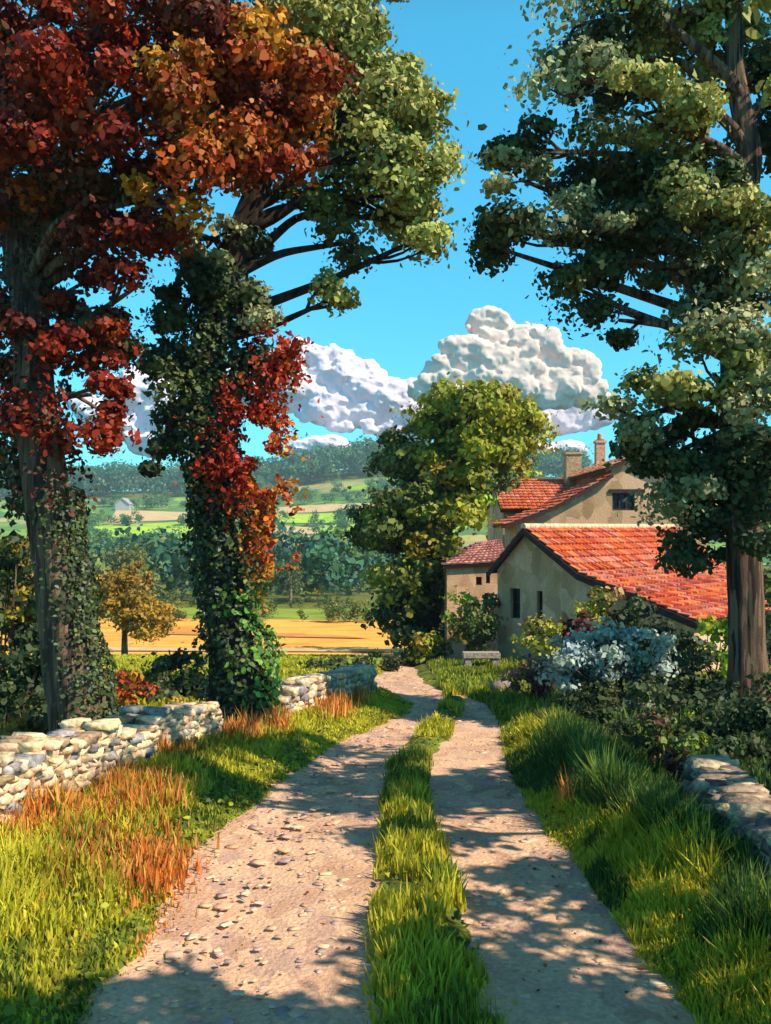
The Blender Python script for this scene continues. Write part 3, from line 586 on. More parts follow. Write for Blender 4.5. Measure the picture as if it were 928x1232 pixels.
a0, r0, k0, e0 = bp_(t0 - .18, -ov, -1.30), bp_(0, -ov, 0.03), bp_(tk, -ov, -1.23), bp_(t1 + .25, -ov, -2.37)
a1, r1, k1, e1 = [p + U_ * (LEN + 2 * ov) for p in (a0, r0, k0, e0)]
slab(mb, a0, a1, r1, r0, .10, DK); slab(mb, k0, k1, r1, r0, .10, DK); slab(mb, e0, e1, k1, k0, .10, DK)
tiles(mb, a0, a1, r1, r0); tiles(mb, k0, k1, r1, r0, cols=TILE); tiles(mb, e0, e1, k1, k0, cols=TILE)
for i in range(36):      # ridge tiles
    s = -ov + i * (LEN + 2 * ov) / 36
    V, Fc = tube([bp_(0, s, 0.055), bp_(0, s + 0.32, 0.065)], [0.10, 0.085], sides=10, step=0.3); mb.add(V, Fc, srgb((0.62, 0.42, 0.26)) * rs.uniform(.8, 1.15))
mb.build('roof', M['tile'], root)
mb = MB()
for p, q in ((a0, r0), (r0, k0), (k0, e0)):
    mb.box(p - U_ * .035 - np.array([0, 0, .2]), q - p, U_ * .03, (0, 0, .19))
mb.build('bargeboard', M['dark_wood'], root)

# -- outbuilding with the pink roof
root = empty('outbuilding', px(567, 790, 30.5), 'low outbuilding with faded pink hipped roof left of the barn', 'outbuilding')
YO = 30.5
def op(x, y, dY=0): return px(x, y, YO + dY)
xl, xr = (538 - 464) / F * YO, (606 - 464) / F * YO
zt = CH + (EY - 681) / F * YO; zb_ = -3.2
mb = MB(); mb.box((xl, YO, zb_), (xr - xl, 0, 0), (0.0, 4.5, 0), (0, 0, zt - zb_)); wall = mb.build('wall', M['plaster'], root)
def rect_open(x0, y0, x1, y1, Y): return px(x0, y1, Y), px(x1, y0, Y)
wins = [rect_open(585, 688, 590, 702, YO), rect_open(573, 694, 580, 704, YO)]
cut(wall, [((a[0], YO - .1, a[2]), (b[0] - a[0], 0, 0), (0, .35, 0), (0, 0, b[2] - a[2])) for a, b in wins])
for a, b in wins:
    w = MB(); w.box((a[0] + .002, YO + .15, a[2] + .002), (b[0] - a[0] - .004, 0, 0), (0, .03, 0), (0, 0, b[2] - a[2] - .004)); w.build('window', M['pane'], root)
mb = MB(); w = .15
A0, B0 = np.array([xl - w, YO - w, zt]), np.array([xr + w, YO - w, zt + .12]); C0, D0 = np.array([xr + w, YO + 4.5, zt + .12]), np.array([xl - w, YO + 4.5, zt])
r_a = np.array([xl + 1.35, YO + 2.0, zt + .72]); r_b = np.array([xr + w, YO + 2.0, zt + .85])
slab(mb, A0, B0, r_b, r_a, .09, DK); slab(mb, D0, C0, r_b, r_a, .09, DK); slab(mb, A0, D0, r_a + [0, 0.01, 0], r_a, .09, DK)
tiles(mb, A0, B0, r_b, r_a, cols=TILEP); tiles(mb, D0, C0, r_b, r_a, cols=TILEP); tiles(mb, A0, D0, r_a + [0, .02, 0], r_a, cols=[srgb((.16, .07, .09)), srgb((.12, .06, .08))])  # left slope gets dark tiles, its shade put into the colour
mb.build('roof', M['tile'], root)

# -- farmhouse behind: cat-slide wing, tall block, left wing
YH = 34.5
root = empty('farmhouse', px(700, 800, YH), 'taller farmhouse behind the barn with red roofs, chimneys and a small square window', 'house')
def hp(x, y, Y=YH): return px(x, y, Y)
def prism(mb, pts, depth, col=(.4, .35, .25)):
    n = len(pts); V = list(pts) + [p + np.array([0, depth, 0]) for p in pts]
    mb.add(V, [list(range(n)), list(range(2 * n - 1, n - 1, -1))] + [[i, (i + 1) % n, (i + 1) % n + n, i + n] for i in range(n)], col)
mb = MB(); prism(mb, [hp(622, 840), hp(736, 840), hp(736, 572), hp(668, 609), hp(622, 629)], 3.6)
mb.build('wall', M['plaster2'], root)
wt = MB(); prism(wt, [hp(736.1, 840), hp(852, 840), hp(852, 592), hp(764, 552), hp(736.1, 562)], 11)
wall = wt.build('wall', M['plaster2'], root)
a, b = rect_open(737, 593, 764, 614, YH)
cut(wall, [((a[0], YH - .1, a[2]), (b[0] - a[0], 0, 0), (0, .4, 0), (0, 0, b[2] - a[2]))])
w = MB(); w.box((a[0] + .003, YH + .18, a[2] + .003), (b[0] - a[0] - .006, 0, 0), (0, .03, 0), (0, 0, b[2] - a[2] - .006)); win = w.build('window', M['pane'], root); win['_w'] = list(root.location)
f = MB(); W_, H_ = b[0] - a[0], b[2] - a[2]
for k in range(4): f.box((a[0] + .004 + k * (W_ - .068) / 3, YH + .08, a[2] + .004), (.06, 0, 0), (0, .06, 0), (0, 0, H_ - .008))
for k in range(2): f.box((a[0] + .004, YH + .075, a[2] + .004 + k * (H_ - .068)), (W_ - .008, 0, 0), (0, .05, 0), (0, 0, .06))
f.build('frame', M['dark_wood'], win)
s_ = MB(); s_.box((a[0] - .12, YH - .06, b[2]), (W_ + .5, 0, 0), (0, .1, 0), (0, 0, .14)); s_.build('lintel', M['dark_wood'], root)
mb = MB(); fr = .3
P0, P1, P2 = hp(606, 632), hp(667, 609), hp(735, 571)
for p in (P0, P1, P2): p[1] -= fr
D_ = np.array([0, 3.9, 0])
slab(mb, P0, P0 + D_, P1 + D_, P1, .12, DK); slab(mb, P1, P1 + D_, P2 + D_, P2, .12, DK)
tiles(mb, P0, P0 + D_, P1 + D_, P1); tiles(mb, P1, P1 + D_, P2 + D_, P2)
mb.build('roof', M['tile'], root)
mb = MB(); Q0, Q1, Q2 = hp(726, 565), hp(764, 547), hp(862, 592)
for p in (Q0, Q1, Q2): p[1] -= .25
D_ = np.array([0, 11.5, 0])
slab(mb, Q0, Q0 + D_, Q1 + D_, Q1, .12, DK); slab(mb, Q2, Q2 + D_, Q1 + D_, Q1, .12, DK)
tiles(mb, Q0, Q0 + D_, Q1 + D_, Q1, cols=TILEO); tiles(mb, Q2, Q2 + D_, Q1 + D_, Q1)
mb.build('roof', M['tile'], root)
YW = 38.6
mb = MB(); xw0, xw1 = (606 - 464) / F * YW, (735 - 464) / F * YW; zw = CH + (EY - 612) / F * YW
hr = 1.35
prism_pts = [np.array([xw0, YW, -3.5]), np.array([xw0, YW + 6, -3.5]), np.array([xw0, YW + 6, zw]), np.array([xw0, YW + 3, zw + hr]), np.array([xw0, YW, zw])]
n = 5; V = prism_pts + [p + np.array([xw1 - xw0, 0, 0]) for p in prism_pts]
mb.add(V, [list(range(n)), list(range(9, 4, -1))] + [[i, (i + 1) % n, (i + 1) % n + n, i + n] for i in range(n)]); mb.build('wall', M['plaster2'], root)
mb = MB(); e1_ = np.array([xw0 - .15, YW - .25, zw - .06]); e2_ = np.array([xw1, YW - .25, zw - .06]); rz = zw + hr + .05
g1, g2 = np.array([xw0 - .15, YW + 3, rz]), np.array([xw1, YW + 3, rz]); h1, h2 = np.array([xw0 - .15, YW + 6.25, zw - .06]), np.array([xw1, YW + 6.25, zw - .06])
slab(mb, e1_, e2_, g2, g1, .12, DK); slab(mb, h1, h2, g2, g1, .12, DK); tiles(mb, e1_, e2_, g2, g1, cols=[TILE[0], TILE[1], TILE[3], TILE[5]]); tiles(mb, h1, h2, g2, g1)
mb.build('roof', M['tile'], root)
def chimney(x, y0, y1, Y, w, c, pot=False):
    m = MB(); b, t_ = px(x, y1, Y), px(x, y0, Y); hw = w / 2
    m.box((b[0] - hw, Y - hw, b[2] - 1.2), (w, 0, 0), (0, w, 0), (0, 0, t_[2] - b[2] + 1.2 - .12), c)
    m.box((b[0] - hw - .05, Y - hw - .05, t_[2] - .12), (w + .1, 0, 0), (0, w + .1, 0), (0, 0, .1), c * 1.1)
    m.box((b[0] - hw * .8, Y - hw * .8, t_[2] - .02), (w * .8, 0, 0), (0, w * .8, 0), (0, 0, .06), c * .5)
    o = m.build('chimney', M['stone'], root); o['_w'] = list(root.location)
    if pot:
        m = MB(); V, Fc = tube([(b[0], Y, t_[2] + .0), (b[0], Y, t_[2] + .32)], [.13, .10], sides=12, step=.2); m.add(V, Fc, srgb((.5, .2, .1))); m.build('chimney_pot', M['stone'], o, smooth=True)
chimney(689, 544, 574, 41, .68, srgb((.36, .25, .15)))
chimney(722, 530, 556, 43, .42, srgb((.5, .27, .17)), True)

# ------------------------------------------------------------------ dry stone walls and loose stones
def cubesphere():
    bm = bmesh.new(); bmesh.ops.create_cube(bm, size=2); bmesh.ops.subdivide_edges(bm, edges=bm.edges, cuts=1, use_grid_fill=True)
    V = np.array([v.co for v in bm.verts]); Fc = np.array([[v.index for v in f.verts] for f in bm.faces]); bm.free()
    L = np.abs(V).max(1, keepdims=True); V = V * 0.72 + unit(V) * 0.36
    return V, Fc
CSV, CSF = cubesphere()
def stones(cen, half, rotz, tilt, col, jit=0.30):
    """many rounded irregular stones -> arrays"""
    n = len(cen); V = CSV[None] * (1 + jit * (rs.rand(n, len(CSV), 3) - .5) * 2); V = V * half[:, None]
    c, s = np.cos(rotz)[:, None], np.sin(rotz)[:, None]
    ct, st = np.cos(tilt)[:, None], np.sin(tilt)[:, None]
    x, y, z = V[..., 0], V[..., 1], V[..., 2]
    x, z = x * ct - z * st, x * st + z * ct
    V = np.stack([x * c - y * s, x * s + y * c, z], -1) + cen[:, None]
    Fc = (CSF[None] + (np.arange(n) * len(CSV))[:, None, None]).reshape(-1, 4)
    return V.reshape(-1, 3), Fc, np.repeat(col, len(CSV), 0) * rs.uniform(.86, 1.14, (n * len(CSV), 1))
def stone_wall(name, label, path, h0, h1, pals, th=0.34, cope=0.0, course=0.11, gap=0.0, drop=0.1):
    path = np.array(path, float); seg = np.linalg.norm(np.diff(path, axis=0), axis=1); L = np.concatenate([[0], np.cumsum(seg)])
    cen, half, rz, tl, col = [], [], [], [], []
    def at(s):
        p = np.array([np.interp(s, L, path[:, 0]), np.interp(s, L, path[:, 1])]); q = np.array([np.interp(s + .1, L, path[:, 0]), np.interp(s + .1, L, path[:, 1])])
        q2 = np.array([np.interp(s - .1, L, path[:, 0]), np.interp(s - .1, L, path[:, 1])]); d = q - q2; return p, math.atan2(d[1], d[0])
    zmaxf = lambda s: (1.12 * h0 + (h1 - h0) * s / L[-1]) * (0.72 + 0.5 * vnoise(s * 1.9, 2.0))
    z = -drop
    while z < max(h0, h1) * 1.2:
        ch = course * rs.uniform(.75, 1.3)
        for side in (-1, 1):
            s = rs.rand() * .1
            while s < L[-1]:
                w = rs.uniform(.07, .19); p, a = at(s + w / 2)
                if z + ch * .6 < zmaxf(s):
                    nrm = np.array([-math.sin(a), math.cos(a)]); q = p + nrm * side * (th / 2 - .09 + rs.normal() * .018)
                    cen.append([q[0], q[1], float(ground(q[0], q[1])) * .5 + float(zprof(q[1])) * .5 + z + ch / 2]); half.append([w / 2 * .98, .12 * rs.uniform(.8, 1.2), ch / 2 * rs.uniform(.95, 1.15)])
                    rz.append(a + rs.normal() * .10); tl.append(rs.normal() * .10); col.append(pick(pals, 1, .25)[0])
                s += w
        z += ch
    if cope:
        s = 0
        while s < L[-1]:
            w = rs.uniform(.09, .2); p, a = at(s + w / 2)
            cen.append([p[0], p[1], float(zprof(p[1])) + zmaxf(s) + cope * .35]); half.append([w / 2, th * .5, cope * rs.uniform(.6, 1.3)]); rz.append(a + rs.normal() * .08); tl.append(rs.normal() * .12); col.append(pick(pals, 1, .15)[0]); s += w
    V, Fc, C = stones(np.array(cen), np.array(half), np.array(rz), np.array(tl), np.array(col))
    o = mesh_obj(name, V, Fc, M['stone'], None, C)
    return tag(o, label, 'stone wall')
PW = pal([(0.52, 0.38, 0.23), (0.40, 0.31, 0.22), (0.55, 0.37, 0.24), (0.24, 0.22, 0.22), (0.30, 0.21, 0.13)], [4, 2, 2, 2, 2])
PW_SHADE = pal([(0.20, 0.14, 0.11), (0.30, 0.22, 0.15), (0.12, 0.08, 0.08), (0.42, 0.32, 0.2)], [3, 2, 2, 1])  # stone colours darkened to carry the shade on the right wall
stone_wall('dry_stone_wall', 'sunlit dry stone wall at the left edge in front of the red-leaved tree', [(-4.1, 4.5), (-3.5, 6.2), (-3.2, 7.6), (-2.9, 9.3), (-2.3, 11.5)], .60, .52, PW, th=.44, course=.075)
stone_wall('dry_stone_wall', 'pale dry stone wall running from the ivy tree to the bend of the lane', [(-1.75, 13.9), (-1.3, 15.2), (-.55, 17.4), (-.42, 18.2)], .5, .5, PW, th=.38, course=.09)
stone_wall('dry_stone_wall', 'shaded low stone wall with pale coping stones beside the long grass on the right', [(2.85, 3.2), (2.66, 5.0), (2.70, 6.6), (2.80, 7.6), (2.9, 8.2)], .44, .40, PW_SHADE, th=.36, cope=.07, course=.055)

# stone bench by the house
def bench():
    x, Y = 579, 24.2; bx = (x - 464) / F * Y; zg = float(ground(bx, Y)); root = empty('stone_bench', (bx, Y, zg), 'pale stone bench standing in the grass before the barn', 'bench')
    def rnd(o, sz, nm):
        bm = bmesh.new(); bmesh.ops.create_cube(bm, size=1)
        for v in bm.verts: v.co = Vector([v.co[i] * sz[i] for i in range(3)])
        bmesh.ops.bevel(bm, geom=bm.edges, offset=.02, segments=2, affect='EDGES')
        V = np.array([v.co for v in bm.verts]) + np.array(o); V[:, :] += (rs.rand(*V.shape) - .5) * .008; Fc = [[v.index for v in f.verts] for f in bm.faces]; bm.free()
        mesh_obj(nm, V, Fc, M['stone'], root, np.broadcast_to(srgb((.30, .25, .20)), V.shape))
    rnd((bx, Y, zg + .36), (1.0, .42, .15), 'seat')
    for sx in (-.36, .36): rnd((bx + sx, Y, zg + .15), (.20, .36, .40), 'leg')
bench()
# loose blocks by the lane's far end
for i, (x, y, Y, s_, lab) in enumerate([(484, 797, 28.5, .34, 'pale squared boulder at the far end of the lane under the round tree'), (604, 838, 18.5, .22, 'grey boulder at the right edge of the lane below the bench')]):
    bx = (x - 464) / F * Y; zg = float(ground(bx, Y)); V, Fc, C = stones(np.array([[bx, Y, zg + s_ * .35]]), np.array([[s_, s_ * .8, s_ * .6]]), np.array([.3]), np.array([.05]), np.array([[.55, .42, .34]]) * (.45 if i else 1), .14)
    tag(mesh_obj('boulder', V, Fc, M['stone'], None, C), lab, 'boulder')

# ------------------------------------------------------------------ shrubs
BURG = pal([(0.16, 0.02, 0.025), (0.10, 0.015, 0.02), (0.05, 0.03, 0.02)], [2, 2, 1])
YELF = pal([(0.42, 0.40, 0.04), (0.30, 0.30, 0.04), (0.10, 0.10, 0.02), (0.36, 0.16, 0.10)], [3, 2, 2, 1])
PINK = pal([(0.48, 0.22, 0.18), (0.30, 0.10, 0.12), (0.14, 0.05, 0.07), (0.20, 0.18, 0.05), (0.5, 0.4, 0.1)], [2, 2, 3, 2, 1])
shrub('silvery_shrub', 'large silvery blue-green shrub before the barn wall', 'shrub', 745, 14.2, [E(725, 785, 52, 34, 14.2, .6, BLUE, 1.2), E(695, 812, 42, 28, 13.9, .5, BLUE, 1.2), E(775, 790, 40, 36, 14.3, .5, BLUE, 1.2), E(735, 815, 55, 35, 14.2, .6, DARK, 1.2), E(740, 845, 55, 28, 13.9, .5, BLUE, .8), E(760, 880, 50, 22, 13.5, .4, DARK), E(700, 850, 30, 24, 14, .4, DARK)], .2, 110, .085)
shrub('flowering_shrub', 'burgundy and yellow shrub against the gable wall', 'shrub', 690, 21, [E(660, 768, 34, 20, 21, .7, YELF), E(690, 758, 28, 24, 21, .7, BURG), E(722, 735, 38, 28, 21.3, .7, YELF), E(770, 745, 40, 22, 21.3, .6, DARK), E(740, 760, 40, 26, 21.5, .8, DARK), E(700, 785, 40, 20, 20.6, .7, DARK)], .28, 90, .13)
shrub('flowering_shrub', 'pink flowered shrub left of the silvery shrub', 'shrub', 650, 17, [E(628, 818, 22, 14, 17, .5, PINK), E(660, 806, 30, 16, 17, .5, PINK), E(650, 825, 28, 10, 16.5, .4, BURG)], .2, 80, .09)
shrub('leafy_shrub', 'dark bushy shrub between the silvery shrub and the tall tree trunk', 'shrub', 830, 15, [E(815, 790, 40, 48, 15, .6, DARK, 1.3), E(840, 850, 45, 40, 14.3, .6, DARK, 1.3), E(870, 870, 55, 36, 12.4, .5, DARK, 1.3), E(795, 860, 50, 38, 12.8, .5, DARK, 1.3), E(735, 865, 45, 28, 13.2, .5, DARK, 1.2), E(845, 880, 18, 20, 12.2, .2, LIME, .8)], .24, 110, .10)
shrub('leafy_shrub', 'yellow-green leafy shrub at the barn corner behind the tall tree', 'shrub', 862, 19, [E(872, 765, 20, 22, 19, .6, LIME), E(860, 800, 30, 22, 19, .6, LIME), E(905, 760, 32, 45, 19.5, .8, MIDG), E(935, 730, 30, 40, 19.5, .8, MIDG)], .27, 80, .14)
shrub('leafy_shrub', 'dark leafy shrub at the foot of the tall tree at the right edge', 'shrub', 940, 12, [E(915, 880, 35, 30, 12.6, .4, BLUE, .6), E(950, 870, 50, 60, 13, .6, DARK), E(960, 780, 50, 60, 15, .8, DARK), E(965, 930, 50, 25, 10.5, .5, DARK)], .24, 100, .10)
shrub('leafy_shrub', 'low dark bush on the bank between the bramble and the stone wall', 'shrub', 890, 10.4, [E(870, 885, 45, 38, 10.6, .5, DARK, 1.3), E(915, 895, 45, 38, 10.2, .5, DARK, 1.3), E(935, 930, 35, 28, 9.0, .3, IVY, 1.1), E(890, 915, 40, 25, 9.6, .4, DARK, 1.2)], .2, 150, .075)
shrub('bramble', 'bramble with lime green leaves on the dark bank above the stone wall', 'bramble', 800, 10.2, [E(790, 885, 42, 34, 10.6, .4, pal([(0.20, 0.28, 0.03), (0.07, 0.11, 0.03), (0.10, .03, .03), (.04, .06, .02)], [1, 2, 1, 2]), 1.3), E(840, 905, 38, 30, 9.8, .4, pal([(0.22, 0.30, 0.03), (0.05, 0.08, 0.03)], [1, 2]), 1.2), E(745, 890, 40, 26, 11.8, .4, DARK, 1.3), E(815, 925, 30, 22, 9.2, .3, pal([(.08, .02, .025), (.05, .07, .02)]), 1.2)], .17, 120, .065)
shrub('leafy_shrub', 'sunlit green shrub growing against the outbuilding wall', 'shrub', 570, 27.4, [E(575, 745, 22, 25, 27.4, .8, MIDG), E(555, 735, 14, 22, 27.8, .6, LIME), E(580, 775, 22, 22, 27, .8, DARK), E(560, 770, 22, 20, 27.2, .7, pal([(.1, .12, .03), (.4, .26, .03)]), .8), E(588, 720, 12, 18, 27.6, .5, MIDG)], .34, 80, .17)
shrub('leafy_shrub', 'small golden shrub at the foot of the round tree', 'shrub', 512, 28, [E(512, 780, 22, 20, 28, .8, YG), E(498, 795, 18, 14, 28, .6, DARK), E(538, 795, 20, 16, 27.5, .7, DARK)], .32, 70, .17)
shrub('leafy_shrub', 'small green shrub behind the pale wall at the bend', 'shrub', 402, 24, [E(395, 805, 28, 13, 24, .6, MIDG), E(410, 800, 12, 12, 24, .4, DARK)], .22, 80, .12)
shrub('leafy_shrub', 'rounded green shrub beyond the end of the pale wall', 'shrub', 455, 25.5, [E(455, 796, 24, 12, 25.5, .7, IVY)], .24, 80, .12)
shrub('leafy_shrub', 'dark shrub between the two ivy-clad trunks', 'shrub', 205, 17, [E(210, 808, 32, 26, 17, .6, DARK), E(235, 830, 30, 20, 17, .6, DARK), E(160, 815, 30, 18, 17.5, .6, YG, .7), E(185, 845, 35, 14, 16.5, .5, DARK)], .24, 90, .11)
shrub('dry_shrub', 'orange-leaved bush behind the left stone wall', 'shrub', 150, 15.5, [E(150, 832, 34, 20, 15.5, .4, ORANGE, 1.3), E(118, 815, 24, 22, 15.7, .4, ORANGE, 1.2)], .18, 60, .09)
shrub('leafy_shrub', 'dark overgrown bush behind the wall at the left edge', 'shrub', 20, 13.5, [E(20, 800, 50, 65, 13.6, .7, DARK, 1.5), E(60, 770, 35, 60, 14, .6, DARK, 1.4), E(20, 730, 45, 40, 14, .6, pal([(.3, .22, .02), (.06, .08, .02)]), 1.2), E(30, 700, 35, 50, 13.8, .5, pal([(0.03, 0.05, 0.02), (.3, .2, .02)], [3, 1]), .8), E(0, 640, 40, 60, 14.2, .6, DARK), E(60, 850, 40, 25, 13, .4, DARK), E(30, 880, 30, 14, 12.4, .4, pal([(.3, .14, .02), (.05, .06, .02)]))], .26, 100, .11)
shrub('flowering_shrub', 'yellow flowered plant on the wall beside the ivy tree', 'plant', 225, 12.6, [E(222, 850, 20, 10, 12.6, .2, pal([(.6, .35, .03), (.5, .2, .02), (.1, .12, .02)]))], .1, 50, .05)

# ------------------------------------------------------------------ middle distance and far trees
def small_tree(name, label, x, yt, yb, w, Y, p, n=5, group=None, cr=None):
    X = (x - 464) / F * Y; zg = float(ground(X, Y)); top = CH + (EY - yt) / F * Y; hw = w / 2 * Y / F; H = top - zg
    base = np.array([X, Y, zg]); tr = [base, base + [0, 0, H * .35], base + [rs.normal() * .1 * hw, 0, H * .75]]
    envs = []
    for k in range(n):
        f = k / max(1, n - 1); cx = X + (rs.rand() - .5) * hw * 1.1 * (1 - .5 * f); cz = zg + H * (.32 + .5 * f)
        envs.append(dict(c=np.array([cx, Y + (rs.rand() - .5) * hw, cz]), r=np.array([hw * .62, hw * .6, H * .2]), p=p, dens=.9))
    c_ = cr or hw * .3
    return tree(name, label, tr, [H * .03, H * .025, H * .012], envs, c_, 90, c_ * .36, 'bark', limb_r=H * .012, sides=8, ridge=.05, limb_from=.2, twig=H * .003, group=group)
small_tree('golden_tree', 'golden brown autumn tree in the pasture between the ivy-clad trunks', 150, 676, 772, 105, 44, pal([(.30, .17, .02), (.38, .22, .02), (.18, .12, .02)]), 12, cr=.5)
small_tree('bushy_tree', 'sunlit yellow-green tree rising behind the farmhouse roofs', 632, 512, 0, 95, 49, pal([(0.24, 0.30, 0.03), (0.34, 0.36, 0.03), (0.15, 0.20, 0.03)]), 9, cr=.9)
small_tree('bushy_tree', 'olive green bushy tree beyond the golden tree', 150, 655, 0, 85, 105, pal([(.16, .17, .04), (.12, .14, .04)]), 6)
small_tree('bushy_tree', 'orange tinged tree at the left behind the leaning trunk', 25, 650, 0, 90, 70, pal([(.36, .22, .03), (.2, .17, .03)]), 6)
small_tree('yellow_tree', 'small yellow tree in the distant valley wood', 382, 692, 0, 20, 128, pal([(.5, .34, .03), (.42, .3, .03)]), 3)
small_tree('bushy_tree', 'grey-green tree at the field edge right of the ivy tree', 350, 668, 0, 34, 112, pal([(.14, .17, .06), (.1, .13, .05)]), 5)
small_tree('bushy_tree', 'blue-green tree at the field edge left of the ivy tree', 205, 682, 0, 44, 118, TEAL, 5)
small_tree('bushy_tree', 'dark teal tree with pointed top in the valley right of the ivy tree', 378, 648, 0, 50, 190, TEAL, 5)
small_tree('bushy_tree', 'pale green tree in the valley left of the round tree', 432, 668, 0, 46, 170, pal([(.16, .26, .05), (.2, .3, .06)]), 5)
def woodland(name, label, spots, p, size=(.5, .9)):
    """far wood that reads as one mass: overlapping crowns of leaf clumps"""
    P, S, H = [], [], []
    cs, rad = [], []
    for X, Y, h in spots:
        zg = float(ground(X, Y))
        for k in range(5):
            cs.append([X + rs.normal() * h * .22, Y + rs.normal() * h * .2, zg + h * (.3 + .6 * rs.rand() * (1 - abs(rs.normal()) * .15))]); rad.append(h * rs.uniform(.2, .32))
        cs.append([X, Y, zg + h * .3]); rad.append(h * .4)
    P, Nn, S, C = clump_leaves(np.array(cs), np.array(rad), 46, 1.0, p, flat=.85, jit=.35)
    S = S * np.repeat(1, len(S)) * np.mean(rad) * .42
    V, Fc, CC = leaf_mesh(P, Nn, S, C, K=6)
    tag(mesh_obj(name, V, Fc, M['leaf'], None, CC), label, 'woodland', kind='stuff')
sp = [((rs.uniform(-60, 600) - 464) / F * Y, Y, rs.uniform(7, 11)) for Y in rs.uniform(112, 215, 120)]
sp = [s for s in sp if not (430 < s[0] / s[1] * F + 464)] + [(x_, y_, 9) for x_, y_ in [(-2, 150), (-5, 160), (-8, 150), (0, 175)]]
woodland('valley_woodland', 'blue-green wood filling the valley below the hillside fields', sp, pal([(.03, .11, .06), (.05, .15, .07), (.16, .20, .04), (.03, .09, .07)]))
sp = []
for k in range(560):
    Y = rs.uniform(560, 720); x = rs.uniform(-100, 700); sp.append(((x - 464) / F * Y, Y, rs.uniform(12, 22)))
woodland('hilltop_woodland', 'dark wood along the crest of the far hill', sp, pal([(.025, .10, .06), (.04, .13, .07), (.08, .16, .06)]))
sp = []
for Y, x0, x1, n_ in [(280, 200, 480, 26), (292, 60, 200, 16), (385, 60, 480, 30), (350, 370, 480, 10), (470, 60, 480, 34), (500, 320, 480, 22), (330, 60, 130, 8), (430, 235, 335, 12)]:  # noqa
    for k in range(n_):
        y_ = Y + rs.normal() * 5; sp.append(((rs.uniform(x0, x1) - 464) / F * y_, y_, rs.uniform(5, 9)))
woodland('hillside_hedges', 'rows of hedge trees between the hillside fields', sp, pal([(.03, .11, .06), (.05, .15, .06), (.12, .20, .05)]))
sp = []
for Y, x0, x1, n_ in [(83, -60, 560, 60), (105, -60, 600, 60)]:
    for k in range(n_):
        if rs.rand() < .8: y_ = Y + rs.normal() * .5; sp.append(((rs.uniform(x0, x1) - 464) / F * y_, y_, rs.uniform(.6, 1.6) * (1 if Y < 60 else 1.5)))
woodland('field_hedge', 'low hedges edging the ripe field', sp, pal([(.05, .10, .03), (.10, .14, .03), (.20, .18, .03)]))
# a far white cottage on the hill
def cottage():
    Y = 455; c = px(147, 603, Y); X = c[0]; zg = float(ground(X, Y)) ; root = empty('cottage', (X, Y, zg), 'tiny pale cottage among trees on the distant hill', 'cottage')
    mb = MB(); pts = [np.array([X - 3.6, Y, zg - 1]), np.array([X + 3.6, Y, zg - 1]), np.array([X + 3.6, Y, zg + 3.6]), np.array([X, Y, zg + 6.4]), np.array([X - 3.6, Y, zg + 3.6])]
    prism(mb, pts, 9, (.34, .36, .36)); mb.build('wall', M['stone'], root)
    mb = MB(); D = np.array([0, 10, 0]); a, b, c = np.array([X - 4.0, Y - .5, zg + 3.4]), np.array([X, Y - .5, zg + 6.7]), np.array([X + 4.0, Y - .5, zg + 3.4])
    slab(mb, a, a + D, b + D, b, .35, (.28, .30, .32)); slab(mb, c, c + D, b + D, b, .35, (.28, .30, .32)); mb.build('roof', M['stone'], root)
cottage()

# ------------------------------------------------------------------ grass
def blades(P, h, w, col, lean=0.35, up=None):
    n = len(P); a = rs.rand(n) * 2 * math.pi; side = np.stack([np.cos(a), np.sin(a), 0 * a], 1)
    b = rs.rand(n) * 2 * math.pi; dr = np.stack([np.cos(b), np.sin(b), 0 * b], 1) * (rs.rand(n)[:, None] * lean)
    h = h[:, None]; w = w[:, None]; Z = np.array([0, 0, 1.0])
    m = P + Z * h * .55 + dr * h * .35; t_ = P + Z * h * (1 - .25 * np.linalg.norm(dr, axis=1)[:, None]) + dr * h * 1.15
    V = np.stack([P - side * w, P + side * w, m + side * w * .8, t_ + side * w * .12, t_ - side * w * .12, m - side * w * .8], 1)
    i = np.arange(n)[:, None] * 6
    Fc = np.concatenate([i + np.array([[0, 1, 2, 5]]), i + np.array([[5, 2, 3, 4]])], 0)
    return V.reshape(-1, 3), Fc, np.repeat(col, 6, 0)
def scatter(n, x0, x1, y0, y1, keep):
    x = rs.uniform(x0, x1, n); y = y0 + (y1 - y0) * rs.rand(n); k = keep(x, y); return x[k], y[k]
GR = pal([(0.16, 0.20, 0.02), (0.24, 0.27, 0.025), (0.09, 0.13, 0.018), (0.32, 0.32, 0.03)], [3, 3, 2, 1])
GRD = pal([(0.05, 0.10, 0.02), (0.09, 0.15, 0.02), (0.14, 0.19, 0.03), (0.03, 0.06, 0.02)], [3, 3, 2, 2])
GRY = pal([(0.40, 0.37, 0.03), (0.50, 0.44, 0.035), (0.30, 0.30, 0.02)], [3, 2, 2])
GRO = pal([(0.55, 0.20, 0.04), (0.62, 0.30, 0.08), (0.45, 0.11, 0.02), (0.40, 0.25, 0.04)], [3, 2, 2, 1])
def lay(x, y, hf, p, w=0.006, lean=.4, col=None, jit=.2):
    z = ground(x, y) - .01; P = np.stack([x, y, z], 1); n = len(x)
    c = pick(p, n, jit) * (.62 + .76 * fbm(x * 2.2, y * 1.6, 15))[:, None]
    return blades(P, hf(x, y) * rs.uniform(.55, 1.25, n) * (.30 + 1.5 * fbm(x * 3.7, y * 3.7, 33) ** 1.4), 1.05 * w * rs.uniform(.7, 1.4, n) * (1 + y / 14), c, lean)
parts = []
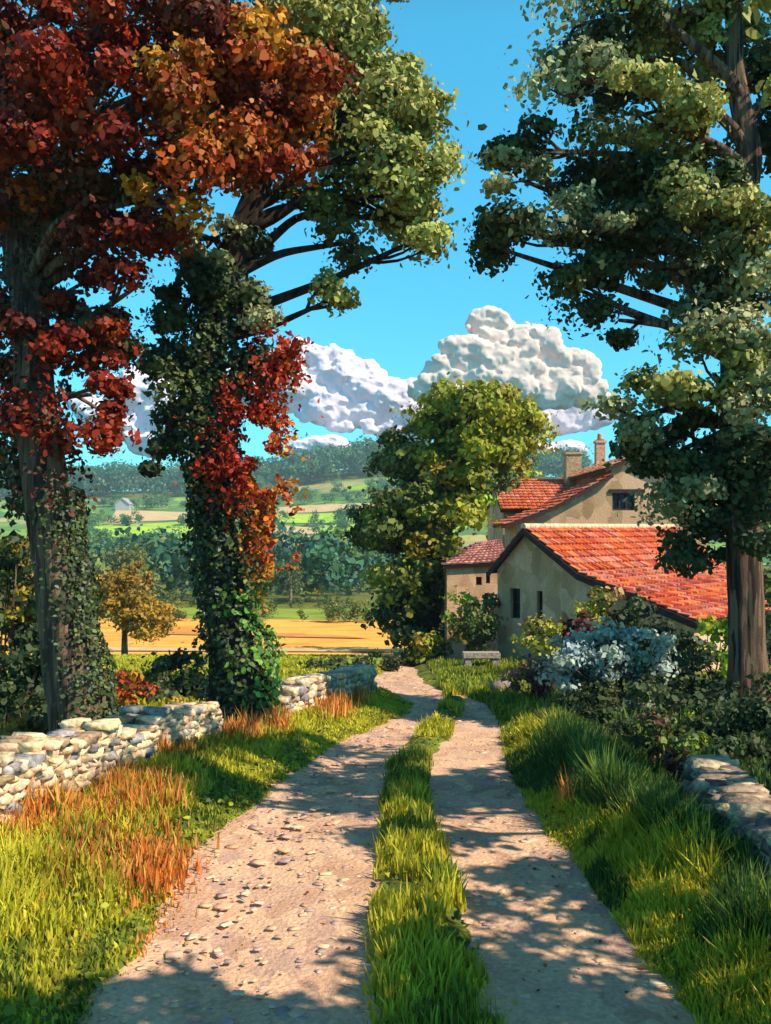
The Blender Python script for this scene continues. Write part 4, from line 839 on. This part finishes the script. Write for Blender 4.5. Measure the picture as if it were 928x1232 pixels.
# middle strip
x, y = scatter(100000, -1.5, 3, 3.6, 19, lambda x, y: (strip_d(x, y) < .03 + .10 * (fbm(x * 5, y * 5, 8) - .5)) & (rs.rand(len(x)) < 1.25 - y / 26) & (fbm(x * 2, y * 1.1, 71) > .30 + .16 * sstep(8, 12, y)) & ~((y > y_of(915)) & (y < y_of(893))))
m = fbm(x * 1.2, y * .9, 44); k = m > .45
parts.append(lay(x[k], y[k], lambda x, y: .16 * (.5 + fbm(x * 3, y * 3, 2)), GRY)); parts.append(lay(x[~k], y[~k], lambda x, y: .15 * (.5 + fbm(x * 3, y * 3, 2)), GR))
V, Fc, C = join(*parts)
tag(mesh_obj('strip_grass', V, Fc, M['grass'], None, C), 'yellow-green tufted grass growing along the middle of the lane', 'grass', kind='stuff')
# right verge
parts = []
x, y = scatter(200000, 1.0, 3.2, 3.4, 13, lambda x, y: (road_d(x, y) > -.03 + .18 * (fbm(x * 3, y * 3, 18) - .5)) & (x < 2.75) & (rs.rand(len(x)) < 1.1 - y / 22))
d = road_d(x, y); bright = (fbm(x * 1.5, y * 1.1, 61) + .40 * (1 - sstep(.2, .9, d)) > .77)  # yellow tufts; the extra ones by the lane stand in for sunlit patches
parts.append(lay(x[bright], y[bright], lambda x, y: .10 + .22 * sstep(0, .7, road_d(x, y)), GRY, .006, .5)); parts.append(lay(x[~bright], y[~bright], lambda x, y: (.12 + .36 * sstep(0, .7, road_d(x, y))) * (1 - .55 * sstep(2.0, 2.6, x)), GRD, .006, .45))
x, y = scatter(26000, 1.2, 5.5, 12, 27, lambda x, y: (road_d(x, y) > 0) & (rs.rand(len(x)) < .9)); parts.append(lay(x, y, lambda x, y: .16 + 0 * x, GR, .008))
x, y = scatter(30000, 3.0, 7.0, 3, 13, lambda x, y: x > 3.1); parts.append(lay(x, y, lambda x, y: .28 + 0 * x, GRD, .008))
V, Fc, C = join(*parts)
tag(mesh_obj('verge_grass', V, Fc, M['grass'], None, C), 'long dark green grass on the right verge', 'grass', kind='stuff')
# left verge
def wall_x(y): return np.interp(y, [4.5, 6.2, 7.6, 9.3, 11.5, 13.9, 15.2, 17.4, 18.2, 24], [-4.1, -3.5, -3.2, -2.9, -2.3, -1.75, -1.3, -.55, -.42, -.9])
parts = []
x, y = scatter(360000, -4.6, 1, 3.4, 26, lambda x, y: (road_d(x, y) > -.03 + .18 * (fbm(x * 3, y * 3, 18) - .5)) & (x > wall_x(y) + .18) & (rs.rand(len(x)) < 1.0 - y / 40) & (x < np.interp(y, *EL) + .05))
m = fbm(x * 1.3 + 5, y * 1.0, 77)
ky = (m > .5) | (y > 12) ; parts.append(lay(x[ky], y[ky], lambda x, y: .05 + .20 * sstep(.1, 1.0, road_d(x, y)) * (1 - .35 * sstep(9, 14, y)) * (.4 + .6 * sstep(.15, .7, x - wall_x(y))), GRY, .0065, .5)); parts.append(lay(x[~ky], y[~ky], lambda x, y: .06 + .17 * sstep(.1, 1.2, road_d(x, y)), GR, .0065, .5))
V, Fc, C = join(*parts)
tag(mesh_obj('verge_grass', V, Fc, M['grass'], None, C), 'yellow-green grass on the left verge below the wall', 'grass', kind='stuff')
# pasture tufts
x, y = scatter(60000, -14, -1, 12.5, 45, lambda x, y: x < wall_x(np.minimum(y, 24)) - .3)
V, Fc, C = lay(x, y, lambda x, y: .10 + 0 * x, GRY, .012)
tag(mesh_obj('pasture_grass', V, Fc, M['grass'], None, C), 'green pasture grass behind the left wall', 'grass', kind='stuff')
# dry orange tufts
parts = []
for (tx, ty, rx, ry_, n_, hh) in [(60, 1020, 60, .3, 1300, .26), (150, 990, 55, .35, 1900, .27), (170, 1045, 50, .3, 600, .14), (90, 1060, 60, .4, 500, .2), (10, 1010, 30, .25, 500, .34), (200, 1060, 40, .3, 500, .16), (215, 935, 24, .2, 500, .26), (290, 905, 26, .3, 900, .28), (335, 890, 15, .3, 300, .3), (400, 868, 22, .5, 700, .3), (432, 852, 14, .5, 500, .28), (684, 985, 12, .12, 90, .36), (190, 1130, 22, .2, 200, .08)]:
    Y0 = y_of(ty); x = ((tx + rs.normal(size=n_) * rx * .5) - 464) / F * Y0; y = Y0 + rs.normal(size=n_) * ry_
    parts.append(lay(x, y, lambda x, y: hh + 0 * x, GRO, .0065, .3))
V, Fc, C = join(*parts)
tag(mesh_obj('dry_grass', V, Fc, M['grass'], None, C), 'orange dry grass tufts along the foot of the left wall', 'grass', kind='stuff')
# low broad-leaved plants in the verges
x, y = scatter(30000, -4.3, 2.8, 3.5, 22, lambda x, y: ((road_d(x, y) > .02) & (x > wall_x(y) + .1)) | (strip_d(x, y) < -.02))
m = fbm(x * 1.5, y * 1.5, 90) > .45; x, y = x[m], y[m]
P = np.stack([x, y, ground(x, y) + .02 + .06 * rs.rand(len(x))], 1); nr = unit(np.stack([rs.normal(size=len(x)) * .5, rs.normal(size=len(x)) * .5, np.ones(len(x))], 1))
V, Fc, C = leaf_mesh(P, nr, .06 * rs.uniform(.5, 1.4, len(x)), pick(pal([(.16, .19, .02), (.3, .3, .03), (.08, .12, .02), (.05, .08, .02)]), len(x), .25))
tag(mesh_obj('ground_cover', V, Fc, M['leaf'], None, C), 'low leafy weeds among the verge grass', 'ground cover', kind='stuff')
x, y = scatter(5200, -2.6, 2.6, 3.6, 18, lambda x, y: (rs.rand(len(x)) < .25 + .75 * sstep(-.5, .1, road_d(x, y))) & (fbm(x * 1.2, y, 55) > .42))
P = np.stack([x, y, np.maximum(ground(x, y), zprof(y) + .012) + .015], 1); nr = unit(np.stack([rs.normal(size=len(x)) * .35, rs.normal(size=len(x)) * .35, np.ones(len(x))], 1))
V, Fc, C = leaf_mesh(P, nr, .035 * rs.uniform(.5, 1.4, len(x)), pick(pal([(.38, .14, .03), (.25, .10, .04), (.45, .26, .05), (.16, .03, .015)]), len(x), .25))
tag(mesh_obj('fallen_leaves', V, Fc, M['leaf'], None, C), 'fallen autumn leaves scattered along the lane edges', 'fallen leaves', kind='stuff')
# gravel stones on the lane
n = 4200; x, y = scatter(n * 2, -2.2, 2.8, 3.6, 26, lambda x, y: (road_d(x, y) < .02) & (strip_d(x, y) > -.03) & (rs.rand(len(x)) < 1.1 - y / 28))
s = rs.gamma(1.5, .0055, len(x)) + .005; s = np.minimum(s, .04)
cen = np.stack([x, y, zprof(y) + .012 + s * .03], 1); half = np.stack([s * rs.uniform(1, 1.7, len(x)), s, s * rs.uniform(.12, .22, len(x))], 1)
V, Fc, C = stones(cen, half, rs.normal(size=len(x)) * .5, rs.normal(size=len(x)) * .06, pick(pal([(.56, .35, .22), (.62, .42, .28), (.40, .26, .22), (.30, .21, .20), (.52, .29, .17)], [3, 2, 2, 1, 1]), len(x), .15), .15)
tag(mesh_obj('gravel', V, Fc, M['pebble'], None, C), 'flat loose stones lying in the wheel tracks', 'gravel', kind='stuff')

# ------------------------------------------------------------------ clouds
def cloud(name, label, puffs, Y, mat, sub=4):
    mb_V, mb_F, n = [], [], 0
    bm = bmesh.new(); bmesh.ops.create_icosphere(bm, subdivisions=sub, radius=1); bV = np.array([v.co for v in bm.verts]); bF = np.array([[v.index for v in f.verts] for f in bm.faces]); bm.free()
    for x, y, r, fl, mat_d in puffs:
        YY = Y + mat_d; c = px(x, y, YY); k = YY / F
        q = bV * (1 + .30 * (fbm(bV[:, 0] * 3.1 + x, bV[:, 2] * 3.1 + y + bV[:, 1] * 2.3, 3, 4) - .5) * 2)[:, None]
        mb_V.append(c + q * np.array([r * k, r * k * .8, r * k * fl])); mb_F.append(bF + n); n += len(bV)
    o = mesh_obj(name, np.vstack(mb_V), np.vstack(mb_F), mat, smooth=True)
    m = o.modifiers.new('merge', 'REMESH'); m.mode = 'VOXEL'; m.voxel_size = 4.0; m.use_smooth_shade = True
    m = o.modifiers.new('soften', 'SMOOTH'); m.factor = .5; m.iterations = 2
    for sz, st in ((60, 18), (24, 8)):
        tx = bpy.data.textures.new('billow', 'CLOUDS'); tx.noise_scale = sz; tx.noise_depth = 3
        m = o.modifiers.new('billow', 'DISPLACE'); m.texture = tx; m.strength = st; m.mid_level = .5; m.texture_coords = 'LOCAL'
    return tag(o, label, None, kind='structure')
pf = []
for x, y, r, k_ in [(588, 392, 24, 9), (600, 410, 26, 8), (640, 420, 32, 9), (560, 430, 30, 8), (610, 450, 38, 10), (690, 445, 28, 8), (530, 455, 24, 7), (660, 465, 34, 8), (575, 470, 34, 7), (705, 470, 24, 6), (505, 470, 15, 4)]:
    pf.append((x, y, r, .85, 0))
    for j in range(k_):
        a = rs.rand() * 2 * math.pi; pf.append((x + math.cos(a) * r * .8, y - abs(math.sin(a)) * r * .75 + r * .15, r * rs.uniform(.25, .48), .9, -rs.rand() * r * 1.6))
    for j in range(k_ * 3):
        a = rs.rand() * 2 * math.pi; q_ = rs.uniform(.8, 1.2); pf.append((x + math.cos(a) * r * q_, y - abs(math.sin(a)) * r * q_ * .9 + r * .2, r * rs.uniform(.10, .24), .9, -rs.rand() * r * 1.8))
cloud('cloud', 'tall cream cumulus cloud above the round tree', pf, 2600, M['cloud'])
pf = []
for x, y, r in [(362, 468, 34), (400, 492, 34), (440, 500, 30), (352, 438, 26), (480, 515, 26), (380, 430, 26), (410, 450, 34), (440, 470, 34), (470, 480, 36), (500, 500, 36), (540, 500, 40), (600, 500, 40), (650, 500, 36), (690, 495, 30), (720, 485, 22), (350, 470, 36), (300, 470, 36), (360, 420, 18), (170, 470, 40), (210, 500, 40), (130, 500, 36), (240, 470, 36), (175, 530, 26)]:
    pf.append((x, y, r, .62, 0)); pf.append((x + r * .6, y + 6, r, .5, 20))
    for j in range(12):
        a = rs.rand() * 2 * math.pi; pf.append((x + math.cos(a) * r * 1.05, y + math.sin(a) * r * .6, r * rs.uniform(.14, .42), .7, -rs.rand() * 30))
cloud('cloud', 'long lilac cloud bank behind the cumulus', pf, 3000, M['cloud_shaded'], 4)
pf = [(x + rs.normal() * 4, y + rs.normal() * 3, r, .45, 0) for x, y, r in [(370, 540, 20), (395, 535, 24), (420, 542, 18), (440, 540, 12), (650, 545, 30), (680, 540, 24), (445, 515, 9)] for _ in range(3)]
cloud('cloud', 'low lilac cloud strip just above the far hills', pf, 2900, M['cloud_shaded'], 3)

# ------------------------------------------------------------------ haze
M['haze'] = bpy.data.materials.new('haze'); M['haze'].use_nodes = True; nt = M['haze'].node_tree
nt.nodes.remove(nt.nodes['Principled BSDF']); pv = nt.nodes.new('ShaderNodeVolumePrincipled'); pv.inputs['Density'].default_value = 0.00032
pv.inputs['Color'].default_value = (0.62, 0.86, 0.95, 1); nt.links.new(pv.outputs[0], nt.nodes['Material Output'].inputs['Volume'])
mb = MB(); mb.box((-760, -40, -22), (1520, 0, 0), (0, 1180, 0), (0, 0, 102)); o = mb.build('haze', M['haze']); tag(o, 'thin blue haze over the valley', 'haze', kind='stuff')
for o in bpy.data.objects:
    if '_w' in o: del o['_w']
print('FACES', sum(len(o.data.polygons) for o in bpy.data.objects if o.type == 'MESH'))
